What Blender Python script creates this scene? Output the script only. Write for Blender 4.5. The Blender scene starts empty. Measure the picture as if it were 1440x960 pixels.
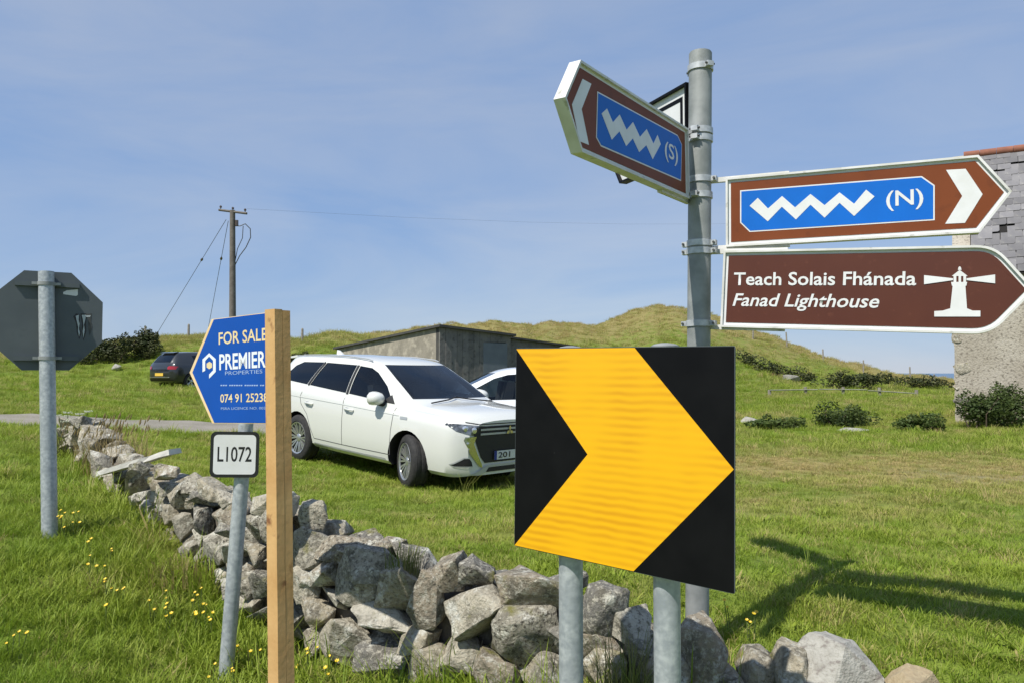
import bpy, bmesh, math, random
import numpy as np
from mathutils import Vector, Matrix, noise
from mathutils.bvhtree import BVHTree

# ------------------------------------------------------------------ camera, sky, sun, exposure
SC = bpy.context.scene
COL = SC.collection
FPX, CAMZ, HORIZON = 1100.0, 1.6, 524.0           # focal length in photo pixels (1440 wide), eye height, horizon row
PITCH = math.atan((HORIZON - 480.0) / FPX)
cam_data = bpy.data.cameras.new('camera')
cam_data.sensor_width = 36.0
cam_data.lens = 36.0 * FPX / 1440.0
cam_data.clip_start, cam_data.clip_end = 0.05, 60000.0
cam = bpy.data.objects.new('camera', cam_data)
COL.objects.link(cam)
cam.location = (0, 0, CAMZ)
cam.rotation_euler = (math.pi / 2 + PITCH, 0, 0)
SC.camera = cam

SUN_EL = math.radians(54)
SUN_AZ = math.atan2(-0.66, -0.75)                  # direction to the sun: left of and behind the camera
sun_dir = Vector((math.sin(SUN_AZ) * math.cos(SUN_EL), math.cos(SUN_AZ) * math.cos(SUN_EL), math.sin(SUN_EL)))
world = bpy.data.worlds.new('World')
SC.world = world
world.use_nodes = True
wn, wl = world.node_tree.nodes, world.node_tree.links
wn.clear()
w_out = wn.new('ShaderNodeOutputWorld')
w_bg = wn.new('ShaderNodeBackground')
w_bg.inputs['Strength'].default_value = 0.105
w_sky = wn.new('ShaderNodeTexSky')
w_sky.sky_type = 'NISHITA'
w_sky.sun_disc = False
w_sky.sun_elevation = SUN_EL
w_sky.sun_rotation = SUN_AZ
w_sky.altitude = 20
w_sky.air_density, w_sky.dust_density, w_sky.ozone_density = 1.0, 0.15, 2.2
# thin veils of high cloud all round the sky
w_tc = wn.new('ShaderNodeTexCoord')
w_map = wn.new('ShaderNodeMapping'); w_map.inputs['Scale'].default_value = (1.3, 1.7, 6.5); w_map.inputs['Rotation'].default_value = (0.12, 0.25, 0.5)
w_ns = wn.new('ShaderNodeTexNoise'); w_ns.inputs['Scale'].default_value = 1.3; w_ns.inputs['Detail'].default_value = 7; w_ns.inputs['Roughness'].default_value = 0.55; w_ns.inputs['Distortion'].default_value = 0.6
w_rmp = wn.new('ShaderNodeMapRange'); w_rmp.inputs[1].default_value = 0.36; w_rmp.inputs[2].default_value = 0.68
w_veil = wn.new('ShaderNodeMix'); w_veil.data_type = 'RGBA'
w_veil.inputs['A'].default_value = (2.15, 3.30, 5.65, 1)
w_veil.inputs['B'].default_value = (3.55, 4.25, 5.70, 1)
w_mix = wn.new('ShaderNodeMix'); w_mix.data_type = 'RGBA'
w_mix.inputs['Factor'].default_value = 0.74
wl.new(w_tc.outputs['Generated'], w_map.inputs['Vector'])
wl.new(w_map.outputs['Vector'], w_ns.inputs['Vector'])
wl.new(w_ns.outputs['Fac'], w_rmp.inputs[0])
wl.new(w_rmp.outputs[0], w_veil.inputs['Factor'])
wl.new(w_sky.outputs['Color'], w_mix.inputs['A'])
wl.new(w_veil.outputs['Result'], w_mix.inputs['B'])
wl.new(w_mix.outputs['Result'], w_bg.inputs['Color'])
wl.new(w_bg.outputs['Background'], w_out.inputs['Surface'])

sun_data = bpy.data.lights.new('sun', 'SUN')
sun_data.energy = 4.9
sun_data.angle = math.radians(0.53)
sun_data.color = (1.0, 0.95, 0.87)
sun = bpy.data.objects.new('sun', sun_data)
COL.objects.link(sun)
sun.rotation_euler = sun_dir.to_track_quat('Z', 'Y').to_euler()
sun.location = (-20, -24, 45)

SC.view_settings.view_transform = 'Standard'
SC.view_settings.look = 'None'
SC.view_settings.exposure = 0.22
SC.view_settings.gamma = 1.0
SC.view_settings.use_curve_mapping = False
SC.render.resolution_x, SC.render.resolution_y = 1024, 682

# ------------------------------------------------------------------ helpers
R = random.Random(7)
def at(px, py, d):
    """World point on the ray through photo pixel (px,py) at forward distance d."""
    u, v = (px - 720.0) / FPX, -(py - 480.0) / FPX
    c, s = math.cos(PITCH), math.sin(PITCH)
    y, z = c - s * v, s + c * v
    return Vector((u * d / y, d, CAMZ + z * d / y))

def tag(o, label=None, cat=None, group=None, kind=None):
    if label: o['label'] = label
    if cat: o['category'] = cat
    if group: o['group'] = group
    if kind: o['kind'] = kind
    return o

def thing(name, loc, label, cat, group=None, rz=0.0):
    o = bpy.data.objects.new(name, None)
    o.empty_display_size = 0.2
    COL.objects.link(o)
    o.location = loc
    o.rotation_euler = (0, 0, rz)
    return tag(o, label, cat, group)

def root_loc(p):
    while p is not None and p.parent is not None:
        p = p.parent
    return p.location if p is not None else Vector((0, 0, 0))

def link_mesh(name, me, parent=None):
    o = bpy.data.objects.new(name, me)
    COL.objects.link(o)
    if parent is not None:
        o.parent = parent
    return o

class MB:
    """Collects shapes into one mesh."""
    def __init__(self):
        self.v, self.f, self.m = [], [], []
    def add(self, vs, fs, mi=0):
        b = len(self.v)
        self.v += [tuple(p) for p in vs]
        self.f += [tuple(i + b for i in f) for f in fs]
        self.m += [mi] * len(fs)
        return self
    def box(self, c, s, rot=None, mi=0):
        c = Vector(c); hx, hy, hz = s[0] / 2, s[1] / 2, s[2] / 2
        vs = [Vector((x, y, z)) for x in (-hx, hx) for y in (-hy, hy) for z in (-hz, hz)]
        if rot is not None: vs = [rot @ p for p in vs]
        fs = [(0, 1, 3, 2), (4, 6, 7, 5), (0, 4, 5, 1), (2, 3, 7, 6), (0, 2, 6, 4), (1, 5, 7, 3)]
        return self.add([p + c for p in vs], fs, mi)
    def tube(self, pts, r, seg=8, cap=True, mi=0):
        pts = [Vector(p) for p in pts]
        rs = r if isinstance(r, (list, tuple)) else [r] * len(pts)
        vs, n = [], len(pts)
        prev = None
        for i, p in enumerate(pts):
            t = (pts[min(i + 1, n - 1)] - pts[max(i - 1, 0)]).normalized()
            if prev is None:
                a = Vector((0, 0, 1)) if abs(t.z) < 0.9 else Vector((1, 0, 0))
                s = t.cross(a).normalized()
            else:
                s = (prev - t * prev.dot(t)).normalized()
            prev = s
            q = t.cross(s)
            for k in range(seg):
                an = 2 * math.pi * k / seg
                vs.append(p + (s * math.cos(an) + q * math.sin(an)) * rs[i])
        fs = []
        for i in range(n - 1):
            for k in range(seg):
                k2 = (k + 1) % seg
                fs.append((i * seg + k, i * seg + k2, (i + 1) * seg + k2, (i + 1) * seg + k))
        if cap:
            fs.append(tuple(range(seg - 1, -1, -1)))
            fs.append(tuple((n - 1) * seg + k for k in range(seg)))
        return self.add(vs, fs, mi)
    def prism(self, poly, o, u, v, n, d0, d1, mi=0):
        """Polygon (a,b) in the plane o + a*u + b*v, extruded along n from d0 to d1."""
        k = len(poly)
        vs = [o + u * a + v * b + n * d0 for a, b in poly] + [o + u * a + v * b + n * d1 for a, b in poly]
        fs = [tuple(range(k - 1, -1, -1)), tuple(range(k, 2 * k))]
        fs += [(i, (i + 1) % k, k + (i + 1) % k, k + i) for i in range(k)]
        return self.add(vs, fs, mi)
    def ring(self, outer, inner, o, u, v, n, d0, d1, mi=0):
        """Frame between two outlines with the same number of points."""
        k = len(outer)
        vs = []
        for d in (d0, d1):
            vs += [o + u * a + v * b + n * d for a, b in outer]
            vs += [o + u * a + v * b + n * d for a, b in inner]
        fs = []
        for i in range(k):
            j = (i + 1) % k
            fs += [(i, k + i, k + j, j), (2 * k + i, 2 * k + j, 3 * k + j, 3 * k + i),
                   (i, j, 2 * k + j, 2 * k + i), (k + i, 3 * k + i, 3 * k + j, k + j)]
        return self.add(vs, fs, mi)
    def build(self, name, mats, parent=None, local=False, smooth=False, fixn=True):
        me = bpy.data.meshes.new(name)
        off = Vector((0, 0, 0)) if (local or parent is None) else root_loc(parent)
        me.from_pydata([(p[0] - off[0], p[1] - off[1], p[2] - off[2]) for p in self.v], [], self.f)
        if not isinstance(mats, (list, tuple)): mats = [mats]
        for m in mats: me.materials.append(m)
        me.polygons.foreach_set('material_index', self.m)
        if fixn:
            bm = bmesh.new(); bm.from_mesh(me)
            bmesh.ops.recalc_face_normals(bm, faces=bm.faces)
            bm.to_mesh(me); bm.free()
        if smooth:
            me.polygons.foreach_set('use_smooth', [True] * len(me.polygons))
            me.set_sharp_from_angle(angle=math.radians(40 if smooth is True else smooth))
        me.update()
        return link_mesh(name, me, parent)

def rounded(x0, y0, x1, y1, r, k=5):
    out = []
    for cx, cy, a0 in ((x1 - r, y0 + r, -90), (x1 - r, y1 - r, 0), (x0 + r, y1 - r, 90), (x0 + r, y0 + r, 180)):
        for i in range(k + 1):
            a = math.radians(a0 + 90 * i / k)
            out.append((cx + r * math.cos(a), cy + r * math.sin(a)))
    return out

def scale_poly(poly, d):
    """Polygon moved inwards by d (counter-clockwise or clockwise)."""
    n = len(poly)
    area = sum(poly[i][0] * poly[(i + 1) % n][1] - poly[(i + 1) % n][0] * poly[i][1] for i in range(n))
    sg = 1 if area > 0 else -1
    out = []
    for i in range(n):
        p0, p1, p2 = Vector(poly[i - 1]), Vector(poly[i]), Vector(poly[(i + 1) % n])
        e1, e2 = (p1 - p0), (p2 - p1)
        if e1.length < 1e-9 or e2.length < 1e-9:
            out.append(tuple(p1)); continue
        e1.normalize(); e2.normalize()
        n1, n2 = Vector((-e1.y, e1.x)) * sg, Vector((-e2.y, e2.x)) * sg
        b = n1 + n2
        k = max(0.35, 1 + n1.dot(n2))
        out.append(tuple(p1 + b * d / k))
    return out

def text_mesh(name, s, o, u, v, n, box, mat, parent, d=0.003, shear=0.0, bold=0.0, local=False):
    """Lettering fitted to box (a0,b0,a1,b1) on the plane o,u,v, standing d off it along n."""
    cu = bpy.data.curves.new(name, 'FONT')
    cu.body = s; cu.size = 1.0; cu.shear = shear; cu.offset = bold; cu.resolution_u = 3
    tmp = bpy.data.objects.new(name + '_curve', cu)
    COL.objects.link(tmp)
    dg = bpy.context.evaluated_depsgraph_get()
    me = bpy.data.meshes.new_from_object(tmp.evaluated_get(dg))
    bpy.data.objects.remove(tmp); bpy.data.curves.remove(cu)
    co = np.array([tuple(q.co) for q in me.vertices])
    lo, hi = co.min(0), co.max(0)
    a0, b0, a1, b1 = box
    off = Vector((0, 0, 0)) if local else root_loc(parent)
    for q, c in zip(me.vertices, co):
        a = a0 + (c[0] - lo[0]) / (hi[0] - lo[0]) * (a1 - a0)
        b = b0 + (c[1] - lo[1]) / (hi[1] - lo[1]) * (b1 - b0)
        q.co = o + u * a + v * b + n * d - off
    me.name = name
    me.materials.clear(); me.materials.append(mat)
    if ' ' not in s: return link_mesh(name, me, parent)
    # one object for each word: cut the print at the widest gaps between glyphs
    par = list(range(len(me.vertices)))
    def find(i):
        while par[i] != i: par[i] = par[par[i]]; i = par[i]
        return i
    for e in me.edges: par[find(e.vertices[0])] = find(e.vertices[1])
    rng_ = {}
    for i, c in enumerate(co):
        k = find(i); lo_, hi__ = rng_.get(k, (9e9, -9e9)); rng_[k] = (min(lo_, c[0]), max(hi__, c[0]))
    iv = sorted(rng_.values()); gaps, end = [], iv[0][1]
    for lo_, hi__ in iv[1:]:
        if lo_ > end: gaps.append((lo_ - end, (lo_ + end) / 2))
        end = max(end, hi__)
    cuts = sorted(c for _, c in sorted(gaps, reverse=True)[:s.count(' ')])
    word = lambda c: sum(c > q for q in cuts)
    src = bmesh.new(); src.from_mesh(me); src.verts.ensure_lookup_table()
    vw = [word(c[0]) for c in co]
    last = None
    for k in range(len(cuts) + 1):
        b2 = src.copy()
        b2.verts.ensure_lookup_table()
        bmesh.ops.delete(b2, geom=[v for v in b2.verts if vw[v.index] != k], context='VERTS')
        m2 = bpy.data.meshes.new(name); b2.to_mesh(m2); b2.free(); m2.materials.append(mat)
        last = link_mesh(name, m2, parent)
    src.free()
    return last

# ------------------------------------------------------------------ materials
MATS = {}
def M(name, c1, c2=None, scale=6.0, rough=0.6, metal=0.0, bump=0.0, bscale=None, ramp=(0.35, 0.65), rand=0.0,
      coat=0.0, detail=5.0, spec=None, c3=None, scale3=20.0, ramp3=(0.55, 0.7), coords='Object'):
    m = bpy.data.materials.new(name); m.use_nodes = True
    nt = m.node_tree; nd, lk = nt.nodes, nt.links
    b = nd['Principled BSDF']
    b.inputs['Roughness'].default_value = rough
    b.inputs['Metallic'].default_value = metal
    if coat:
        b.inputs['Coat Weight'].default_value = coat
        b.inputs['Coat Roughness'].default_value = 0.04
    if spec is not None: b.inputs['Specular IOR Level'].default_value = spec
    b.inputs['Base Color'].default_value = (*c1, 1)
    tc = nd.new('ShaderNodeTexCoord')
    def noise_fac(sc, rmp):
        n = nd.new('ShaderNodeTexNoise'); n.inputs['Scale'].default_value = sc; n.inputs['Detail'].default_value = detail
        lk.new(tc.outputs[coords], n.inputs['Vector'])
        r = nd.new('ShaderNodeMapRange'); r.inputs[1].default_value, r.inputs[2].default_value = rmp
        lk.new(n.outputs['Fac'], r.inputs[0])
        return r.outputs[0]
    col = None
    if c2 is not None:
        mx = nd.new('ShaderNodeMix'); mx.data_type = 'RGBA'
        mx.inputs['A'].default_value = (*c1, 1); mx.inputs['B'].default_value = (*c2, 1)
        lk.new(noise_fac(scale, ramp), mx.inputs['Factor'])
        col = mx.outputs['Result']
    if c3 is not None:
        mx3 = nd.new('ShaderNodeMix'); mx3.data_type = 'RGBA'
        if col is not None: lk.new(col, mx3.inputs['A'])
        else: mx3.inputs['A'].default_value = (*c1, 1)
        mx3.inputs['B'].default_value = (*c3, 1)
        lk.new(noise_fac(scale3, ramp3), mx3.inputs['Factor'])
        col = mx3.outputs['Result']
    if rand and col is not None:
        oi = nd.new('ShaderNodeObjectInfo')
        mr = nd.new('ShaderNodeMapRange'); mr.inputs[3].default_value = 1 - rand; mr.inputs[4].default_value = 1 + rand
        lk.new(oi.outputs['Random'], mr.inputs[0])
        hs = nd.new('ShaderNodeHueSaturation')
        lk.new(col, hs.inputs['Color']); lk.new(mr.outputs[0], hs.inputs['Value'])
        col = hs.outputs['Color']
    if col is not None: lk.new(col, b.inputs['Base Color'])
    if bump:
        n = nd.new('ShaderNodeTexNoise'); n.inputs['Scale'].default_value = bscale or scale * 4; n.inputs['Detail'].default_value = 6
        lk.new(tc.outputs[coords], n.inputs['Vector'])
        bp = nd.new('ShaderNodeBump'); bp.inputs['Strength'].default_value = bump; bp.inputs['Distance'].default_value = 0.02
        lk.new(n.outputs['Fac'], bp.inputs['Height']); lk.new(bp.outputs['Normal'], b.inputs['Normal'])
    MATS[name] = m
    return m

galv = M('galvanised_steel', (0.33, 0.36, 0.39), (0.50, 0.53, 0.55), 45, 0.5, 0.35, 0.05, 60, c3=(0.30, 0.33, 0.36), scale3=7, ramp3=(0.5, 0.75))
galv_old = M('weathered_galvanised_steel', (0.21, 0.225, 0.22), (0.32, 0.335, 0.33), 9, 0.6, 0.2, 0.06, 60, c3=(0.17, 0.19, 0.18), scale3=5, ramp3=(0.52, 0.72))
clampm = M('clamp_metal', (0.55, 0.57, 0.58), (0.38, 0.40, 0.41), 30, 0.45, 0.3)
grey_back = M('grey_sign_back', (0.075, 0.090, 0.098), (0.092, 0.108, 0.115), 5, 0.5, 0.1, c3=(0.08, 0.095, 0.10), scale3=14)
dark_metal = M('dark_clamp_steel', (0.05, 0.055, 0.055), (0.09, 0.09, 0.085), 20, 0.6, 0.3)
white_sign = M('white_sign_sheeting', (0.72, 0.73, 0.74), (0.66, 0.67, 0.66), 12, 0.42)
frame_white = M('white_frame_paint', (0.70, 0.70, 0.69), (0.56, 0.56, 0.52), 9, 0.5, c3=(0.30, 0.30, 0.24), scale3=16, ramp3=(0.62, 0.72))
frame_grey = M('grey_rail_aluminium', (0.34, 0.35, 0.35), (0.24, 0.25, 0.24), 14, 0.55, 0.2, c3=(0.10, 0.11, 0.08), scale3=10, ramp3=(0.58, 0.72))
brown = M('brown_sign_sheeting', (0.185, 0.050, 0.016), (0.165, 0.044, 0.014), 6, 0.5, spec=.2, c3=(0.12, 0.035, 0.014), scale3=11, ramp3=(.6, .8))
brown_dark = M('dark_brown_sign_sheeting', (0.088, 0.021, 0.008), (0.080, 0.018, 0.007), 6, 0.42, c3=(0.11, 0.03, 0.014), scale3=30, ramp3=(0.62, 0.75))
blue = M('blue_sign_sheeting', (0.004, 0.135, 0.56), (0.004, 0.125, 0.52), 8, 0.5, spec=.2)
sale_blue = M('sale_board_blue', (0.006, 0.075, 0.38), (0.006, 0.070, 0.35), 6, 0.5, spec=.2)
cream = M('cream_print', (0.74, 0.62, 0.36), (0.70, 0.55, 0.28), 10, 0.5)
orange_edge = M('pale_orange_edge', (0.70, 0.48, 0.20), (0.78, 0.62, 0.40), 9, 0.6)
print_white = M('white_print', (0.72, 0.76, 0.80), None, rough=0.5)
print_blue = M('pale_blue_print', (0.30, 0.42, 0.66), None, rough=0.5)
black_print = M('black_print', (0.015, 0.015, 0.016), None, rough=0.45)
sign_black = M('black_sign_sheeting', (0.004, 0.004, 0.005), (0.006, 0.006, 0.007), 8, 0.45, c3=(0.03, 0.03, 0.033), scale3=60, ramp3=(0.76, 0.82), spec=0.12)
wood = M('sawn_softwood', (0.56, 0.35, 0.145), (0.47, 0.27, 0.10), 5, 0.75, 0, 0.10, 40, c3=(0.20, 0.085, 0.03), scale3=12, ramp3=(0.61, 0.72))

# ------------------------------------------------------------------ the ground
CTRL = [
 # verge on the camera's side of the wall
 (0,0,0),(0,-5,0),(4,0,0),(-4,0,0.05),(0,2,0),(1,2.4,0),(2.2,2.6,.03),(4,2,.05),(-1.6,4.3,-.06),(-2.6,3.8,.10),(-1,3.2,0),
 (-3.5,6,.38),(-2.6,5.4,.22),(-5,7,.50),(-6,5,.40),(-5.8,9,.60),(-8,8,.65),
 # field behind the wall
 (.2,4.4,.22),(1,4.3,.27),(2.5,4.5,.27),(4,4,.22),(-.8,5.4,.20),(-2,7,.22),(-3.4,8.2,.40),(-1.31,10.1,.135),(-3.23,12,.285),(0,11.5,.13),
 (-1.5,13.5,.25),(3,8,.20),(6,8,.20),(5,14,.20),(0,16,.22),(2,17,.22),(10,12,.20),(11,19,.20),(16,20,.20),(13,25,.20),(17,27,.2),
 # lane and the slope to the dark car
 (-8,13,.70),(-6.3,15.5,.54),(-11,14,.80),(-4,17,.40),(-18,15,1.1),
 (-13.2,30,1.0),(-20,30,1.35),(-8,25,.70),(-6,33,1.0),(-16,35.5,1.35),(-18.3,38,1.75),(-18.3,41.5,3.15),(-25,38,1.9),(-24,44,3.0),(-12,38,1.55),
 (-10.7,42,3.35),(-15,42,3.35),(-21,42.5,3.2),(-38,45,2.4),(-6,42,2.3),(-2,22,.30),(0,24,.30),(-6,27,.60),
 (-13,60,3.75),(-20,60,3.5),(-4,60,3.0),(-16,50,3.3),(-25,50,3.0),(-9,70,4.5),
 # right-hand field, bank and dunes
 (5,30,.28),(12,35,.32),(20,40,.40),(10,45,.50),(8,55,1.3),(20,55,.95),(28,58,.8),(40,60,.2),(0,40,.8),
 (47.5,85,.75),(52,85,.2),(37,85,2.2),(31.7,85,4.0),(24.7,85,6.7),(19,85,8.1),(14.3,85,8.5),(10.5,85,7.0),(7.5,85,6.8),(4,85,6.9),(0,85,6.85),(-1.2,85,6.85),(-2.5,85,6.85),(-4,85,6.8),(1.5,85,6.85),(3,85,6.85),(5.5,85,6.8),(-8,85,6.5),(-2.5,74,5.1),(2,74,5.2),(-6.2,85,6.75),(-10,85,6.2),(0,74,5.2),(-6,74,5.0),(8,78,6.0),(-16,85,5.4),(-30,85,4.2),(41,73,.6),(36,73,1.15),(34,73,1.5),(29,73,2.7),(24,70,4.2),(4,70,4.6),(8,70,4.9),
 (-70,85,3),(70,80,-3),(110,80,-9),(15,130,3),(-15,130,3),(0,220,-16),(60,150,-12),(-80,150,-5),(120,220,-22),(-120,220,-18),
 (300,0,-22),(300,300,-24),(0,400,-24),(-300,300,-22),(-300,0,-2),(0,-80,0),(120,-60,-3),(-120,-60,1),(0,-350,-5),(300,-350,-20),(-300,-350,-5),(60,20,-1),(-60,15,1.5),(35,30,0)]
CT = np.array(CTRL, float)
def warp(x, y): return np.stack([np.arcsinh(np.asarray(x, float) / 5.0), np.arcsinh((np.asarray(y, float) - 4.0) / 5.0)], -1)
CW = warp(CT[:, 0], CT[:, 1])
def mq(d2): return np.sqrt(d2 + 0.02)
_A = mq(((CW[:, None] - CW[None]) ** 2).sum(-1))
_n = len(CT)
_Aug = np.zeros((_n + 1, _n + 1)); _Aug[:_n, :_n] = _A + np.eye(_n) * 0.0; _Aug[:_n, _n] = 1; _Aug[_n, :_n] = 1
_W = np.linalg.solve(_Aug, np.concatenate([CT[:, 2], [0]]))
def gz(x, y):
    """Ground height."""
    x, y = np.asarray(x, float), np.asarray(y, float)
    shp = np.broadcast(x, y).shape
    p = warp(np.broadcast_to(x, shp).ravel(), np.broadcast_to(y, shp).ravel())
    out = np.empty(len(p))
    for i in range(0, len(p), 20000):
        q = p[i:i + 20000]
        out[i:i + 20000] = mq(((q[:, None] - CW[None]) ** 2).sum(-1)) @ _W[:_n] + _W[_n]
    X, Y = np.broadcast_to(x, shp).ravel(), np.broadcast_to(y, shp).ravel()
    d = np.hypot(X, Y)
    far = np.clip((d - 28) / 30, 0, 1) * np.clip((140 - d) / 40, 0, 1)
    out += far * (0.10 * np.sin(X * .27 + 1.3 * np.sin(Y * .11)) * np.sin(Y * .21 + .7) + 0.08 * np.sin(X * .63 + Y * .37) * np.sin(Y * .5 - X * .2)
                  + np.clip((d - 60) / 15, 0, 1) * (.22 * np.sin(X * .95 + 2 * np.sin(Y * .3)) * np.sin(Y * .8) + .16 * np.sin(X * 2.1 + Y) * np.sin(Y * 1.7))
                  + 0.05 * np.sin(X * 1.31 + .4) * np.sin(Y * 1.1 + X * .3))
    out += 0.018 * np.sin(X * 2.3 + 1.1) * np.sin(Y * 1.9) + 0.012 * np.sin(X * 4.9 + Y * 1.7) * np.sin(Y * 4.3)
    return out.reshape(shp)
def g(x, y): return float(gz(np.array([x]), np.array([y]))[0])

def dryness(x, y):
    """How worn and dry the turf is (0 to 1): a track across the right-hand field, patches elsewhere, dune grass far off."""
    x, y = np.asarray(x, float), np.asarray(y, float)
    a, b = np.array([1.5, 13.6]), np.array([13.0, 7.3])
    ab = b - a
    t = ((x - a[0]) * ab[0] + (y - a[1]) * ab[1]) / (ab @ ab)
    dd = np.abs((x - a[0]) * ab[1] - (y - a[1]) * ab[0]) / np.hypot(*ab)
    wob = 0.5 * np.sin(x * 1.7 + y) + 0.35 * np.sin(y * 2.9 - x * 1.1)
    tr = np.clip(1.25 - (dd + wob * .5) / 2.7, 0, 1) * np.clip((t + .05) * 6, 0, 1)
    patch = np.clip(0.5 * np.sin(x * .9 + 1.7 * np.sin(y * .6)) * np.sin(y * .8 + .9 * np.sin(x * .5)) + 0.18, 0, 1) * np.clip((y - 5) / 3, 0, 1) * 0.5
    left = np.where(x < -2.5, 0.45, 1.0)
    d = np.hypot(x, y)
    dune = np.clip((d - 58) / 16, 0, 1) * np.clip(1.15 - (x - 14) * np.clip((75 - y) / 20, 0, 1) * .06, .2, 1) * .9
    bank = np.clip((y - 39.5) / 2, 0, 1) * np.clip((-5 - x) / 3, 0, 1) * .55
    fine = (np.sin(x * 3.7 + 1.9 * np.sin(y * 2.3)) * np.sin(y * 4.1 + 1.4 * np.sin(x * 3.1)) + .6 * np.sin(x * 8.3 + y * 3.1) * np.sin(y * 7.7 - x * 2.2)) * np.clip(y - 4, 0, 1) * np.clip((x + 4) / 3, .3, 1)
    return np.clip(np.maximum(np.maximum(tr * .9, patch * left), np.maximum(dune, bank)) + .22 * fine, 0, 1)
def bareness(x, y):
    """Gravelly bare middle of the track."""
    a, b = np.array([4.8, 10.9]), np.array([14.0, 7.7])
    ab = b - a
    t = ((x - a[0]) * ab[0] + (y - a[1]) * ab[1]) / (ab @ ab)
    dd = np.abs((x - a[0]) * ab[1] - (y - a[1]) * ab[0]) / np.hypot(*ab)
    return np.clip(1.1 - (dd + .25 * np.sin(x * 2.1)) / .75, 0, 1) * np.clip(t * 4, 0, 1)

def attr_mat(name, green, green2, dry, dry2, bare=None):
    m = bpy.data.materials.new(name); m.use_nodes = True
    nd, lk = m.node_tree.nodes, m.node_tree.links
    b = nd['Principled BSDF']; b.inputs['Roughness'].default_value = 0.9; b.inputs['Specular IOR Level'].default_value = 0.15
    tc = nd.new('ShaderNodeTexCoord')
    def nz(s, lo, hi, det=6):
        n = nd.new('ShaderNodeTexNoise'); n.inputs['Scale'].default_value = s; n.inputs['Detail'].default_value = det
        lk.new(tc.outputs['Object'], n.inputs['Vector'])
        r = nd.new('ShaderNodeMapRange'); r.inputs[1].default_value = lo; r.inputs[2].default_value = hi
        lk.new(n.outputs['Fac'], r.inputs[0]); return r.outputs[0]
    def mix(a, bb, f):
        x = nd.new('ShaderNodeMix'); x.data_type = 'RGBA'
        for s, q in (('A', a), ('B', bb)):
            if isinstance(q, tuple): x.inputs[s].default_value = (*q, 1)
            else: lk.new(q, x.inputs[s])
        lk.new(f, x.inputs['Factor']); return x.outputs['Result']
    gcol = mix(green, green2, nz(3.1, .35, .65))
    dcol = mix(dry, dry2, nz(5.3, .35, .65))
    at_ = nd.new('ShaderNodeAttribute'); at_.attribute_name = 'dry'
    ad = nd.new('ShaderNodeMath'); ad.operation = 'ADD'
    sub = nd.new('ShaderNodeMath'); sub.operation = 'MULTIPLY_ADD'; sub.inputs[1].default_value = 0.9; sub.inputs[2].default_value = -0.45
    lk.new(nz(1.7, .2, .8), sub.inputs[0]); lk.new(sub.outputs[0], ad.inputs[0]); lk.new(at_.outputs['Fac'], ad.inputs[1])
    mr = nd.new('ShaderNodeMapRange'); mr.inputs[1].default_value = .1; mr.inputs[2].default_value = .9
    lk.new(ad.outputs[0], mr.inputs[0])
    col = mix(gcol, dcol, mr.outputs[0])
    if bare is not None:
        ab_ = nd.new('ShaderNodeAttribute'); ab_.attribute_name = 'bare'
        mm = nd.new('ShaderNodeMath'); mm.operation = 'MULTIPLY'
        lk.new(ab_.outputs['Fac'], mm.inputs[0]); lk.new(nz(6, .35, .6), mm.inputs[1])
        col = mix(col, bare, mm.outputs[0])
    lk.new(col, b.inputs['Base Color'])
    n = nd.new('ShaderNodeTexNoise'); n.inputs['Scale'].default_value = 14; n.inputs['Detail'].default_value = 8
    lk.new(tc.outputs['Object'], n.inputs['Vector'])
    bp = nd.new('ShaderNodeBump'); bp.inputs['Strength'].default_value = 0.7; bp.inputs['Distance'].default_value = 0.08
    lk.new(n.outputs['Fac'], bp.inputs['Height']); lk.new(bp.outputs['Normal'], b.inputs['Normal'])
    return m

ground_mat = attr_mat('turf', (0.11, 0.155, 0.022), (0.165, 0.215, 0.036), (0.26, 0.215, 0.085), (0.20, 0.175, 0.062), (0.24, 0.205, 0.155))
NX, NY = 330, 330
sx = np.linspace(-math.asinh(80), math.asinh(80), NX)
sy = np.linspace(-math.asinh(80), math.asinh(80), NY)
gx, gy = 5 * np.sinh(sx), 4 + 5 * np.sinh(sy)
GX, GY = np.meshgrid(gx, gy)
GZ = gz(GX, GY)
gv = np.stack([GX.ravel(), GY.ravel(), GZ.ravel()], 1)
ii = np.arange(NX * NY).reshape(NY, NX)
gf = np.stack([ii[:-1, :-1].ravel(), ii[:-1, 1:].ravel(), ii[1:, 1:].ravel(), ii[1:, :-1].ravel()], 1)
gme = bpy.data.meshes.new('ground')
gme.from_pydata(gv.tolist(), [], gf.tolist())
gme.polygons.foreach_set('use_smooth', [True] * len(gme.polygons))
gme.attributes.new('dry', 'FLOAT', 'POINT').data.foreach_set('value', dryness(gv[:, 0], gv[:, 1]).astype(np.float32))
gme.attributes.new('bare', 'FLOAT', 'POINT').data.foreach_set('value', bareness(gv[:, 0], gv[:, 1]).astype(np.float32))
gme.materials.append(ground_mat)
ground = link_mesh('ground', gme)
tag(ground, kind='structure')

sea_mat = M('sea_water', (0.020, 0.075, 0.155), (0.030, 0.095, 0.185), 0.02, 0.25, 0, 0.4, 0.4)
sb = MB(); sb.add([(-30000, -200, -14), (30000, -200, -14), (30000, 40000, -14), (-30000, 40000, -14)], [(0, 1, 2, 3)])
tag(sb.build('sea', sea_mat, fixn=False), kind='structure')

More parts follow.
